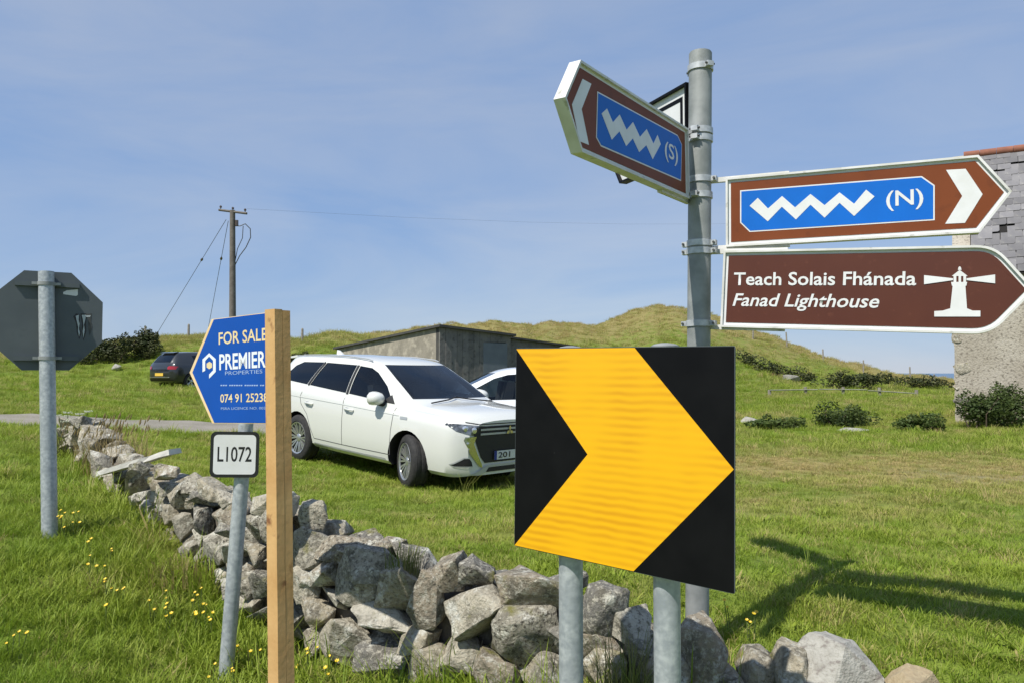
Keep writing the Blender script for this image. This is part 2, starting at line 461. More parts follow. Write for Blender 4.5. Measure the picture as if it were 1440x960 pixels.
# gravel lane behind the wall
gravel = M('lane_gravel', (0.25, 0.225, 0.185), (0.17, 0.155, 0.115), 1.2, 0.95, 0, 0.5, 30, c3=(0.30, 0.28, 0.24), scale3=35, ramp3=(0.5, 0.7), coords='Object')
lane_pts = [(-30, 15.6), (-18, 14.6), (-12, 14.4), (-9, 14.6), (-6.5, 15.3), (-4, 16.6), (-1.5, 18.3), (1, 20)]
def polyline(pts, n):
    P = np.array(pts, float)
    d = np.concatenate([[0], np.cumsum(np.hypot(*np.diff(P, axis=0).T))])
    t = np.linspace(0, d[-1], n)
    k = np.stack([np.interp(t, d, P[:, 0]), np.interp(t, d, P[:, 1])], 1)
    for _ in range(6): k[1:-1] = (k[:-2] + 2 * k[1:-1] + k[2:]) / 4
    return k
lp = polyline(lane_pts, 110)
tn = np.gradient(lp, axis=0); tn /= np.linalg.norm(tn, axis=1)[:, None]
nn = np.stack([-tn[:, 1], tn[:, 0]], 1)
lv, lf = [], []
for i in range(len(lp)):
    wj = 1.45 + .14 * math.sin(i * .9) + .1 * math.sin(i * 2.3)
    for j in range(9):
        q = lp[i] + nn[i] * wj * (j / 4 - 1)
        lift = 0.035 if 0 < j < 8 else -0.03
        lv.append((q[0], q[1], g(q[0], q[1]) + lift))
for i in range(len(lp) - 1):
    for j in range(8):
        a = i * 9 + j
        lf.append((a, a + 9, a + 10, a + 1))
lb = MB(); lb.add(lv, lf)
tag(lb.build('gravel_lane', gravel, smooth=True), kind='structure')

# ------------------------------------------------------------------ dry-stone wall
WALL = np.array([  # photo column, distance, row of the top
 (78, 10.3, 588), (100, 9.3, 588), (125, 8.3, 622), (150, 7.6, 655), (190, 6.75, 660), (230, 6.1, 668), (280, 5.5, 690), (330, 5.0, 705), (430, 4.42, 742),
 (520, 4.10, 775), (600, 3.92, 795), (690, 3.75, 806), (780, 3.60, 828), (850, 3.52, 856), (900, 3.47, 880), (940, 3.44, 905)], float)
def wall_at(px):
    d = float(np.interp(px, WALL[:, 0], WALL[:, 1])); ty = float(np.interp(px, WALL[:, 0], WALL[:, 2]))
    p = at(px, ty, d)
    return p, d
stone_mat = None
def stone_material():
    m = bpy.data.materials.new('lichened_field_stone'); m.use_nodes = True
    nd, lk = m.node_tree.nodes, m.node_tree.links
    b = nd['Principled BSDF']; b.inputs['Roughness'].default_value = 0.92; b.inputs['Specular IOR Level'].default_value = 0.2
    tc = nd.new('ShaderNodeTexCoord'); oi = nd.new('ShaderNodeObjectInfo')
    add = nd.new('ShaderNodeVectorMath'); add.operation = 'MULTIPLY_ADD'
    cmb = nd.new('ShaderNodeCombineXYZ')
    for k in range(3): lk.new(oi.outputs['Random'], cmb.inputs[k])
    sca = nd.new('ShaderNodeVectorMath'); sca.operation = 'SCALE'; sca.inputs['Scale'].default_value = 37.0
    lk.new(cmb.outputs[0], sca.inputs[0])
    geo = nd.new('ShaderNodeNewGeometry')
    addv = nd.new('ShaderNodeVectorMath'); addv.operation = 'ADD'
    lk.new(geo.outputs['Position'], addv.inputs[0]); lk.new(sca.outputs[0], addv.inputs[1])
    vec = addv.outputs[0]
    def nz(s, lo, hi, det=6, rough=.6):
        n = nd.new('ShaderNodeTexNoise'); n.inputs['Scale'].default_value = s; n.inputs['Detail'].default_value = det; n.inputs['Roughness'].default_value = rough
        lk.new(vec, n.inputs['Vector'])
        r = nd.new('ShaderNodeMapRange'); r.inputs[1].default_value = lo; r.inputs[2].default_value = hi
        lk.new(n.outputs['Fac'], r.inputs[0]); return r.outputs[0]
    def mix(a, bb, f):
        x = nd.new('ShaderNodeMix'); x.data_type = 'RGBA'
        for s, q in (('A', a), ('B', bb)):
            if isinstance(q, tuple): x.inputs[s].default_value = (*q, 1)
            else: lk.new(q, x.inputs[s])
        if isinstance(f, float): x.inputs['Factor'].default_value = f
        else: lk.new(f, x.inputs['Factor'])
        return x.outputs['Result']
    rp = nd.new('ShaderNodeValToRGB'); rp.color_ramp.interpolation = 'CONSTANT'
    cols = [(0.0, (0.32, 0.295, 0.235)), (0.16, (0.22, 0.21, 0.18)), (0.32, (0.39, 0.345, 0.255)), (0.48, (0.30, 0.255, 0.19)), (0.62, (0.45, 0.41, 0.32)), (0.78, (0.18, 0.172, 0.152)), (0.9, (0.50, 0.47, 0.39))]
    e = rp.color_ramp.elements
    e[0].position, e[0].color = cols[0][0], (*cols[0][1], 1)
    e[1].position, e[1].color = cols[1][0], (*cols[1][1], 1)
    for p, c in cols[2:]:
        k = e.new(p); k.color = (*c, 1)
    lk.new(oi.outputs['Random'], rp.inputs['Fac'])
    c = mix(rp.outputs['Color'], (0.14, 0.128, 0.10), nz(9, .45, .66))
    c = mix(c, (0.44, 0.415, 0.34), nz(34, .50, .60, 8, .75))          # speckled grain and pale lichen
    c = mix(c, (0.58, 0.57, 0.50), nz(7.5, .56, .64, 8, .72))
    sp = nd.new('ShaderNodeMath'); sp.operation = 'MULTIPLY'; fr_ = nd.new('ShaderNodeMath'); fr_.operation = 'FRACT'
    m7 = nd.new('ShaderNodeMath'); m7.operation = 'MULTIPLY'; m7.inputs[1].default_value = 7.31
    lk.new(oi.outputs['Random'], m7.inputs[0]); lk.new(m7.outputs[0], fr_.inputs[0]); lk.new(fr_.outputs[0], sp.inputs[0]); lk.new(nz(55, .53, .63, 5), sp.inputs[1])
    c = mix(c, (0.62, 0.61, 0.52), nz(3.6, .60, .66, 9, .75))
    c = mix(c, (0.07, 0.062, 0.05), sp.outputs[0])             # dark specks and pits
    c = mix(c, (0.19, 0.18, 0.06), nz(5.5, .60, .70, 8))            # moss
    lk.new(c, b.inputs['Base Color'])
    n = nd.new('ShaderNodeTexNoise'); n.inputs['Scale'].default_value = 24; n.inputs['Detail'].default_value = 10; n.inputs['Roughness'].default_value = .65
    lk.new(vec, n.inputs['Vector'])
    bp = nd.new('ShaderNodeBump'); bp.inputs['Strength'].default_value = 1.0; bp.inputs['Distance'].default_value = 0.035
    lk.new(n.outputs['Fac'], bp.inputs['Height']); lk.new(bp.outputs['Normal'], b.inputs['Normal'])
    return m
stone_mat = stone_material()
tan_stone = M('tan_sandstone', (0.40, 0.325, 0.20), (0.32, 0.25, 0.15), 12, 0.9, 0, 0.5, 40)
white_stone = M('pale_quartz_stone', (0.38, 0.37, 0.33), (0.27, 0.26, 0.225), 7, 0.85, 0, 0.5, 30, c3=(0.20, 0.18, 0.16), scale3=14, ramp3=(.55, .68))

def rock_mesh(name, seed, pts=18, sq=3.0, cuts=2, amp=0.06, ang=18):
    """Unit rock (fits -0.5..0.5): hull of scattered points, edges worn, surface broken by noise."""
    r = random.Random(seed)
    bm = bmesh.new()
    for i in range(pts):
        while True:
            d = Vector((r.gauss(0, 1), r.gauss(0, 1), r.gauss(0, 1)))
            if d.length > .1: break
        d.normalize()
        k = (abs(d.x) ** sq + abs(d.y) ** sq + abs(d.z) ** sq) ** (-1 / sq)
        bm.verts.new(d * k * r.uniform(.72, 1.0))
    ret = bmesh.ops.convex_hull(bm, input=bm.verts)
    bmesh.ops.delete(bm, geom=[e for e in set(ret['geom_interior'] + ret['geom_unused']) if isinstance(e, bmesh.types.BMVert)], context='VERTS')
    bmesh.ops.bevel(bm, geom=list(bm.edges), offset=.03, segments=1, affect='EDGES', profile=.5)
    bmesh.ops.triangulate(bm, faces=bm.faces)
    if cuts: 
        long_e = [e for e in bm.edges if e.calc_length() > .34]
        bmesh.ops.subdivide_edges(bm, edges=long_e, cuts=cuts, use_grid_fill=True)
        bmesh.ops.triangulate(bm, faces=bm.faces)
    off = Vector((seed * 3.7, seed * 1.3, 0))
    for v in bm.verts:
        n1 = noise.noise(v.co * 1.6 + off) + .6 * noise.noise(v.co * 4.1 + off) + .35 * noise.noise(v.co * 9 + off)
        v.co += v.co.normalized() * n1 * amp * 1.3
    lo = Vector([min(v.co[k] for v in bm.verts) for k in range(3)]); hi = Vector([max(v.co[k] for v in bm.verts) for k in range(3)])
    for v in bm.verts:
        for k in range(3): v.co[k] = (v.co[k] - lo[k]) / (hi[k] - lo[k]) - .5
    bmesh.ops.recalc_face_normals(bm, faces=bm.faces)
    me = bpy.data.meshes.new(name); bm.to_mesh(me); bm.free()
    me.polygons.foreach_set('use_smooth', [True] * len(me.polygons))
    me.set_sharp_from_angle(angle=math.radians(ang))
    me.materials.append(stone_mat)
    return me
ROCKS = [rock_mesh('stone', 100 + i, pts=11 + i % 8, sq=3.5 + (i % 5) * 1.2) for i in range(26)]
ROUND = [rock_mesh('stone', 300 + i, pts=34, sq=2.5, cuts=1, amp=.05, ang=60) for i in range(5)]

wall_root = thing('dry_stone_wall', (-1.13, 4.5, g(-1.13, 4.5)), 'tumbledown dry-stone wall of grey lichened field stones running across the foreground', 'stone wall')
def add_stone(c, size, rot, me=None, mat=None):
    o = link_mesh('stone', me or R.choice(ROCKS), wall_root)
    o.location = Vector(c) - wall_root.location
    o.rotation_euler = rot
    o.scale = size
    if mat is not None:
        o.material_slots[0].link = 'OBJECT'; o.material_slots[0].material = mat
    return o

MANUAL = [  # photo centre, width and height in photo pixels, roll (degrees), proud of the face, kind
 (727, 895, 120, 100, 8, .04, 'r'), (748, 842, 130, 62, 10, .00, 'b'), (660, 868, 104, 76, -14, .03, 'b'), (592, 848, 54, 92, 6, .00, 'b'),
 (622, 806, 50, 62, 0, -.06, 'b'), (664, 810, 58, 44, 20, -.08, 'b'), (500, 812, 92, 88, 0, .02, 'b'), (552, 832, 60, 86, 25, -.02, 'b'),
 (478, 778, 110, 40, -3, -.12, 'b'), (520, 868, 118, 54, 12, .03, 'b'), (470, 905, 96, 74, 18, .04, 'b'), (575, 905, 58, 50, 2, .03, 'b'),
 (600, 950, 92, 80, -20, .04, 'b'), (530, 930, 100, 64, 20, .03, 'b'), (690, 950, 86, 62, 14, .05, 'b'), (640, 925, 70, 50, 0, .03, 'b'),
 (846, 868, 78, 90, 16, -.02, 'r'), (770, 950, 70, 56, 0, .02, 'b'), (430, 728, 44, 52, 0, -.16, 'r'), (424, 772, 64, 66, 0, -.05, 'b'),
 (370, 708, 60, 44, 6, -.05, 'b'), (376, 742, 52, 58, -5, .00, 'r'), (361, 822, 40, 50, 3, .03, 'b'), (345, 780, 50, 36, 10, .02, 'b'),
 (312, 724, 60, 40, 10, .0, 'b'), (420, 830, 40, 48, 0, .0, 'b'), (447, 806, 36, 40, 8, .02, 'b'), (306, 702, 40, 26, 0, .0, 'b'),
 (262, 684, 62, 34, 8, .02, 'b'), (240, 700, 46, 40, -20, .02, 'b'), (186, 705, 56, 26, -34, .05, 'b'), (180, 682, 60, 24, -30, .02, 'b'),
 (184, 666, 34, 26, -40, .03, 'b'), (222, 663, 40, 24, -10, .0, 'b'), (286, 690, 54, 26, 16, -.02, 'b'), (270, 730, 42, 46, 0, .03, 'b'),
 (246, 742, 26, 46, 8, .02, 'b'), (292, 772, 44, 50, 0, .04, 'b'), (206, 742, 34, 28, 0, .03, 'b'), (224, 760, 34, 30, 20, .03, 'b'), (152, 700, 30, 40, 10, .02, 'b'),
 (885, 885, 70, 60, 10, -.02, 'b'), (905, 940, 90, 80, 0, .02, 'b'), (845, 945, 70, 60, 12, .02, 'b'), (330, 855, 60, 50, 0, .03, 'b'), (395, 870, 50, 50, 0, .02, 'b'), (430, 860, 46, 40, 12, .03, 'b'),
 (100, 596, 40, 20, -8, .0, 'b'), (112, 622, 44, 36, 30, .02, 'b'), (128, 648, 40, 30, 20, .02, 'b')]
boxes = []
for (px, py, w, h, roll, proud, kind) in MANUAL:
    _, d = wall_at(px)
    dd = d - proud
    c = at(px, py, dd)
    sw, sh = w / FPX * dd * .93, h / FPX * dd * .95
    a0, a1 = wall_at(max(78, px - 14))[0], wall_at(min(940, px + 14))[0]
    yaw = math.atan2(a1.y - a0.y, a1.x - a0.x)
    dep = max(.16, min(.34, sw * .85))
    k = 1 / max(.55, math.cos(yaw))
    c = c + Vector((-math.sin(yaw), math.cos(yaw), 0)) * dep * .38
    me = R.choice(ROUND if kind == 'r' else ROCKS)
    add_stone(c, (sw * k * .93, dep, sh), (R.uniform(-.18, .18), math.radians(roll), yaw + R.uniform(-.12, .12)), me)
    boxes.append((px, py, w, h))

# courses between the stones placed above
pxs = np.linspace(78, 940, 400)
wpts = [wall_at(p)[0] for p in pxs]
ws = np.concatenate([[0], np.cumsum([math.hypot(wpts[i + 1].x - wpts[i].x, wpts[i + 1].y - wpts[i].y) for i in range(399)])])
WX, WY, WT = (np.array([getattr(p, a) for p in wpts]) for a in 'xyz')
def wall_s(s):
    return float(np.interp(s, ws, WX)), float(np.interp(s, ws, WY)), float(np.interp(s, ws, WT)), float(np.interp(s, ws, pxs))
def project(p):
    c, s = math.cos(PITCH), math.sin(PITCH)
    y, z = p[1], p[2] - CAMZ
    f, up = c * y + s * z, -s * y + c * z
    return 720 + FPX * p[0] / f, 480 - FPX * up / f
def face_yaw(s):
    x0, y0, _, _ = wall_s(max(0, s - .15)); x1, y1, _, _ = wall_s(min(ws[-1], s + .15))
    return math.atan2(y1 - y0, x1 - x0)
n_st = len(MANUAL)
h = 0.02
row = 0
while h < 1.0 and n_st < 236:
    rh = R.uniform(.12, .17)
    s = R.uniform(0, .2)
    while s < ws[-1] and n_st < 236:
        wd = R.uniform(.12, .26) if s > 3.5 else R.uniform(.16, .32)
        x, y, zt, px = wall_s(s + wd / 2)
        zb = g(x, y)
        zc = zb + h + rh / 2
        yaw = face_yaw(s + wd / 2)
        inn = Vector((-math.sin(yaw), math.cos(yaw), 0))
        if zc + rh * .35 < zt:
            q = Vector((x, y, zc))
            jx, jy = project(q)
            clash = any(abs(jx - b[0]) < b[2] * .40 and abs(jy - b[1]) < b[3] * .42 for b in boxes)
            if not clash and jy < 1010:
                dep = R.uniform(.18, .30)
                add_stone(q + inn * (dep * .42 + R.uniform(-.02, .05)), (wd * R.uniform(.92, 1.1), dep, rh * R.uniform(.95, 1.2)),
                          (R.uniform(-.2, .2), R.uniform(-.35, .35), yaw + R.uniform(-.25, .25)))
                n_st += 1
        s += wd * R.uniform(.88, 1.0)
    h += rh * .92
    row += 1
# capping and the far side
s = 0.1
while s < ws[-1] - .1 and n_st < 291:
    wd = R.uniform(.2, .36)
    x, y, zt, px = wall_s(s + wd / 2)
    yaw = face_yaw(s + wd / 2)
    inn = Vector((-math.sin(yaw), math.cos(yaw), 0))
    add_stone(Vector((x, y, zt - R.uniform(.10, .15))) + inn * R.uniform(.26, .36), (wd * 1.1, R.uniform(.2, .34), R.uniform(.13, .2)),
              (R.uniform(-.25, .25), R.uniform(-.2, .2), yaw + R.uniform(-.5, .5)))
    if R.random() < .6:
        zb = g(x, y)
        add_stone(Vector((x, y, (zt + zb) / 2 - .1)) + inn * .42, (wd * 1.2, .25, max(.15, (zt - zb) * .6)), (0, R.uniform(-.2, .2), yaw))
        n_st += 1
    n_st += 1
    s += wd
# loose boulders at the wall's broken right-hand end
for (px, py, w, hh, d, roll, mat, rm) in [(992, 930, 74, 108, 3.36, 0, None, 0), (1074, 958, 54, 66, 3.33, 10, None, 1), (1190, 962, 128, 100, 3.18, 4, white_stone, 2),
                                       (1130, 968, 60, 90, 3.22, 0, None, 3), (1310, 994, 110, 84, 3.12, 0, tan_stone, 4), (1030, 975, 50, 50, 3.30, 0, None, 0), (945, 965, 80, 80, 3.36, 0, None, 1)]:
    add_stone(at(px, py, d) + Vector((0, .12, 0)), (w / FPX * d, .30, hh / FPX * d), (0, math.radians(roll), R.uniform(-.2, .2)), ROUND[rm] if mat is None else ROCKS[(rm * 5) % 26], mat)
# earth and rubble packed inside the wall
core = M('wall_rubble', (0.10, 0.085, 0.065), (0.16, 0.14, 0.11), 14, 0.95, 0, 0.6, 40)
cb = MB()
cv, cf = [], []
ss = np.linspace(0.05, ws[-1] - .02, 120)
for s in ss:
    x, y, zt, px = wall_s(s)
    yaw = face_yaw(s); inn = Vector((-math.sin(yaw), math.cos(yaw), 0))
    zb = g(x, y) - .1
    for a, zz in ((.14, zb), (.13, zt - .20), (.30, zt - .13), (.42, zt - .20), (.46, zb)):
        q = Vector((x, y, zz)) + inn * (a + R.uniform(-.015, .015)); q.z += R.uniform(-.02, .02)
        cv.append(q)
for i in range(len(ss) - 1):
    for j in range(4):
        a = i * 5 + j
        cf.append((a, a + 1, a + 6, a + 5))
cf += [(0, 1, 2, 3, 4), tuple((len(ss) - 1) * 5 + k for k in (4, 3, 2, 1, 0))]
cb.add(cv, cf)
tag(cb.build('rubble_core', core, wall_root), kind='stuff')

# ------------------------------------------------------------------ signs
UP = Vector((0, 0, 1))
class Plane:
    """A sign face: origin o, u to the reader's right, v up, n towards the reader."""
    def __init__(self, o, u, v=None):
        self.o = Vector(o); self.u = Vector(u).normalized()
        v = UP if v is None else Vector(v)
        self.v = (v - self.u * v.dot(self.u)).normalized()
        self.n = self.u.cross(self.v).normalized()
        if self.n.dot(Vector((0, 0, CAMZ)) - self.o) < 0: self.n = -self.n
    def ab(self, px, py, lift=0.0):
        """Point of this face seen at a photo pixel."""
        c = Vector((0, 0, CAMZ)); d = at(px, py, 1.0) - c
        t = (self.o + self.n * lift - c).dot(self.n) / d.dot(self.n)
        q = c + d * t - self.o
        return q.dot(self.u), q.dot(self.v)

def crop(ox, oy, s):
    return lambda pts: [(ox + x / s, oy + y / s) for x, y in pts]

def art(name, pl, pix, mat, parent, d0, d1, lift=None):
    """Flat sheeting cut to an outline traced on the sign face."""
    mb = MB()
    for p in pix:
        mb.prism([pl.ab(*q, lift=d1 if lift is None else lift) for q in p], pl.o, pl.u, pl.v, pl.n, d0, d1)
    return mb.build(name, mat, parent)

def fit_text(name, s, pl, cr, x0, x1, ymid_x, y0, y1, mat, parent, d, lift, shear=0, bold=0):
    (px0, py0), (px1, py1), (pb, pyb), (pt, pyt) = cr([(x0, (y0 + y1) / 2), (x1, (y0 + y1) / 2), (ymid_x, y0), (ymid_x, y1)])
    a0, a1 = pl.ab(px0, py0, lift)[0], pl.ab(px1, py1, lift)[0]
    b0, b1 = pl.ab(pb, pyb, lift)[1], pl.ab(pt, pyt, lift)[1]
    return text_mesh(name, s, pl.o, pl.u, pl.v, pl.n, (a0, b0, a1, b1), mat, parent, d, shear, bold)

def finger(root, name, pl, L, H, tip, face_mat, rail_mat, right=True, round_tip=False, label=None, thick=0.05, rail_in=0.16):
    """Boxed finger board: sheeting face set into a raised extrusion, rails carried on to the pole."""
    h = H / 2
    if right: out = [(0, -h), (L, -h), (L + tip, 0), (L, h), (0, h)]
    else:     out = [(-tip, 0), (0, -h), (L, -h), (L, h), (0, h)]
    if round_tip:
        r = []
        P = [Vector(p) for p in out]; n = len(P)
        for i, p in enumerate(P):
            if i in (1, 3):
                a, b = (P[i - 1] - p).normalized(), (P[(i + 1) % n] - p).normalized()
                q0, q1 = p + a * .07, p + b * .07
                for k in range(7):
                    t = k / 6
                    r.append(tuple(q0 * (1 - t) ** 2 + p * 2 * t * (1 - t) + q1 * t * t))
            elif i == 2:
                a, b = (P[1] - p).normalized(), (P[3] - p).normalized()
                q0, q1 = p + a * .02, p + b * .02
                for k in range(4):
                    t = k / 3
                    r.append(tuple(q0 * (1 - t) ** 2 + p * 2 * t * (1 - t) + q1 * t * t))
            else: r.append(tuple(p))
        out = r
    inn = scale_poly(out, .010)
    mb = MB()
    mb.ring(out, inn, pl.o, pl.u, pl.v, pl.n, -thick + .012, .012)
    mb.prism(scale_poly(out, .0095), pl.o, pl.u, pl.v, pl.n, -.012, -.004)
    o = mb.build(name, rail_mat, root)
    if label: o['label'] = label
    b = MB(); b.prism(scale_poly(out, .0098), pl.o, pl.u, pl.v, pl.n, -.0035, -.001); b.build('white_edge', white_sign, o)
    b = MB(); b.prism(scale_poly(out, .024), pl.o, pl.u, pl.v, pl.n, -.0005, .001); b.build('face_sheet', face_mat, o)
    for sgn in (-1, 1):                                  # rails run on to the pole clamps
        rb = MB()
        a0, a1 = (-rail_in, .30) if right else (L - .30, L + rail_in)
        rb.prism([(a0, sgn * h - .012), (a1, sgn * h - .012), (a1, sgn * h + .012), (a0, sgn * h + .012)], pl.o, pl.u, pl.v, pl.n, -thick + .016, -thick + .040)
        rb.build('rail', rail_mat, o)
    return o

# --- brown finger signpost
ZP = 3.9
p_top, p_bot = at(985, 76, ZP), at(980, 905, ZP)
p_bot = Vector((p_bot.x, ZP, g(p_bot.x, ZP)))
signpost = thing('finger_signpost', p_bot, 'tall galvanised pole carrying brown tourist finger signs above the chevron board', 'signpost')
PR = 0.057
axis = (p_top - p_bot).normalized()
mb = MB(); mb.tube([p_bot - axis * .3, p_bot + axis * .5, p_top], PR, 28); mb.build('pole', galv_old, signpost, smooth=True)
mb = MB(); mb.tube([p_top, p_top + axis * .006], PR * .93, 28); mb.build('pole_cap', galv_old, signpost, smooth=True)
def pole_pt(py):
    t = (at(985, py, ZP).z - p_bot.z) / (p_top.z - p_bot.z)
    return p_bot + (p_top - p_bot) * t
def clamp(py, ang, root=signpost, r=PR, mat=clampm, h=.030):
    c = pole_pt(py)
    mb = MB()
    out = [(math.cos(2 * math.pi * k / 24) * (r + .007), math.sin(2 * math.pi * k / 24) * (r + .007)) for k in range(24)]
    inn_ = [(math.cos(2 * math.pi * k / 24) * (r + .001), math.sin(2 * math.pi * k / 24) * (r + .001)) for k in range(24)]
    mb.ring(out, inn_, c, Vector((1, 0, 0)), Vector((0, 1, 0)), UP, -h / 2, h / 2)
    d = Vector((math.cos(ang), math.sin(ang), 0)); s = Vector((-d.y, d.x, 0))
    rot = Matrix((d, s, UP)).transposed()
    for q in (1, -1):
        mb.box(c + d * q * (r + .016), (.026, .034, h * .8), rot)
    o = mb.build('clamp', mat, root, smooth=True)
    for q in (1, -1):
        mb = MB(); mb.tube([c + d * q * (r + .02) - s * .026, c + d * q * (r + .02) + s * .026], .006, 8)
        mb.build('bolt', dark_metal, o, smooth=True)
    return o

c4 = crop(980, 200, 1440 / 460)
c3 = crop(760, 60, 4.0)
# (N)
Lpt, Rpt = at(1021, 299.5, 3.90), at(1376.5, 273.3, 3.455)
pl = Plane(Lpt, Rpt - Lpt)
fN = finger(signpost, 'finger_sign', pl, (Rpt - Lpt).length, .347, .125, brown, frame_white, True, False,
            'brown finger sign with a white wave and (N) on blue, arrow pointing right')
bluepoly = c4([(190, 213), (990, 150), (1047, 190), (1047, 344), (232, 396), (190, 355)])
bp_ab = [pl.ab(*q, lift=.003) for q in bluepoly]
mb = MB(); mb.prism(bp_ab, pl.o, pl.u, pl.v, pl.n, .001, .002); mb.build('blue_border', white_sign, fN)
mb = MB(); mb.prism(scale_poly(bp_ab, .006), pl.o, pl.u, pl.v, pl.n, .002, .003); mb.build('blue_panel', blue, fN)
zz = c4([(268, 246), (313, 293), (375, 238), (432, 288), (500, 229), (562, 278), (628, 222), (692, 272), (745, 210), (782, 240), (692, 326), (628, 268), (562, 333), (500, 276), (436, 341), (374, 285), (312, 349), (232, 281)])
art('wave_symbol', pl, [zz], white_sign, fN, .003, .0042)
fit_text('lettering', '(N)', pl, c4, 833, 997, 915, 300, 210, white_sign, fN, .0045, .0045, bold=.012)
art('arrow_chevron', pl, [c4([(1097, 123), (1183, 118), (1258, 230), (1180, 356), (1093, 360), (1168, 238)])], white_sign, fN, .001, .0025)
# Fanad Lighthouse
Lpt, Rpt = at(1016, 406.5, 3.87), at(1392, 407.5, 3.31)
pl = Plane(Lpt, Rpt - Lpt)
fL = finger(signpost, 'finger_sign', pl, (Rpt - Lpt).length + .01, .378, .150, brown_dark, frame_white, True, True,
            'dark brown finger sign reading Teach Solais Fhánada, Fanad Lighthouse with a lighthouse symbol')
fit_text('lettering', 'Teach Solais Fhánada', pl, c4, 163, 966, 560, 631, 571, white_sign, fL, .003, .003, bold=.016)
fit_text('lettering', 'Fanad Lighthouse', pl, c4, 157, 803, 470, 744, 668, white_sign, fL, .003, .003, shear=.24, bold=.014)
lh = [[(1122, 590), (1157, 563), (1192, 590)], [(1149, 563), (1152, 551), (1157, 547), (1162, 551), (1165, 563)],
      [(1130, 590), (1142, 590), (1142, 616), (1130, 616)], [(1152, 590), (1163, 590), (1163, 616), (1152, 616)], [(1173, 590), (1185, 590), (1185, 616), (1173, 616)],
      [(1119, 616), (1190, 616), (1186, 633), (1123, 633)], [(1126, 633), (1182, 633), (1190, 744), (1114, 744)],
      [(1045, 744), (1082, 742), (1112, 733), (1192, 733), (1214, 742), (1248, 742), (1248, 768), (1045, 768)],
      [(1000, 586), (1128, 600), (1128, 608), (1000, 626)], [(1187, 600), (1313, 583), (1313, 622), (1187, 608)]]
for k, q in enumerate(lh):
    art('lighthouse_symbol', pl, [c4(q)], white_sign, fL, .001, .0024 + k * .0002)
# (S)
Lpt, Rpt = at(814, 150, 2.92), at(966, 231, 3.85)
plS = Plane(Lpt, Rpt - Lpt)
fS = finger(signpost, 'finger_sign', plS, (Rpt - Lpt).length, .350, .125, brown, frame_white, False, False,
            'brown finger sign with a white wave and (S) on blue, arrow pointing left towards the viewer', rail_in=.07)
bp_ab = [plS.ab(*q, lift=.003) for q in c3([(322, 275), (772, 520), (797, 574), (792, 780), (342, 585), (315, 535)])]
mb = MB(); mb.prism(bp_ab, plS.o, plS.u, plS.v, plS.n, .001, .002); mb.build('blue_border', white_sign, fS)
mb = MB(); mb.prism(scale_poly(bp_ab, .006), plS.o, plS.u, plS.v, plS.n, .002, .003); mb.build('blue_panel', blue, fS)
zz = c3([(375, 372), (408, 450), (446, 406), (485, 492), (521, 448), (560, 532), (598, 488), (636, 570), (659, 520), (677, 572), (632, 657), (596, 578), (556, 617), (520, 540), (483, 583), (445, 500), (402, 547), (345, 400)])
art('wave_symbol', plS, [zz], white_sign, fS, .003, .0042)
fit_text('lettering', '(S)', plS, c3, 700, 773, 737, 684, 572, white_sign, fS, .0045, .0045, bold=.012)
art('arrow_chevron', plS, [c3([(238, 205), (287, 233), (232, 375), (273, 577), (220, 555), (178, 350)])], white_sign, fS, .001, .0025)
# white finger pointing away behind it
tp = pole_pt(104)
far = Vector((0.60, 4.72, 0)) - Vector((tp.x, tp.y, 0)); far.normalize()
o4 = Vector((tp.x, tp.y, tp.z - .205)) + far * .09
pl4 = Plane(o4, far)                                        # read from its left-hand side; u runs away from the pole
L4 = .66; h4 = .19
out4 = [(0, -h4), (L4, -h4), (L4 + .12, 0), (L4, h4), (0, h4)]
pl4.n = Vector((-far.y, far.x, 0))
if pl4.n.dot(-pl4.o) < 0: pl4.n = -pl4.n
mb = MB(); mb.ring(out4, scale_poly(out4, .012), pl4.o, pl4.u, pl4.v, pl4.n, -.025, .025)
f4 = mb.build('finger_sign', sign_black, signpost); f4['label'] = 'white finger sign with black border pointing away, mostly hidden behind the (S) sign'
mb = MB(); mb.prism(scale_poly(out4, .0115), pl4.o, pl4.u, pl4.v, pl4.n, -.004, .004); mb.build('face_sheet', white_sign, f4)
inn4 = scale_poly(out4, .055)
mb = MB(); mb.ring(inn4, scale_poly(inn4, .022), pl4.o, pl4.u, pl4.v, pl4.n, .004, .0055); mb.build('black_border', sign_black, f4)
for sgn in (-1, 1):
    mb = MB(); mb.prism([(-.05, sgn * (h4 - .02) - .012), (.2, sgn * (h4 - .02) - .012), (.2, sgn * (h4 - .02) + .012), (-.05, sgn * (h4 - .02) + .012)], pl4.o, pl4.u, pl4.v, pl4.n, -.020, -.006); mb.build('rail', dark_metal, f4)
angN, angS, ang4 = math.atan2(pl.u.y, pl.u.x), math.atan2(plS.u.y, plS.u.x), math.atan2(far.y, far.x)
for py, an in ((97, ang4), (186, angS), (197, angS), (254, angN), (276, angS), (343, angN), (354, angN), (455, angN)):
    clamp(py, an)

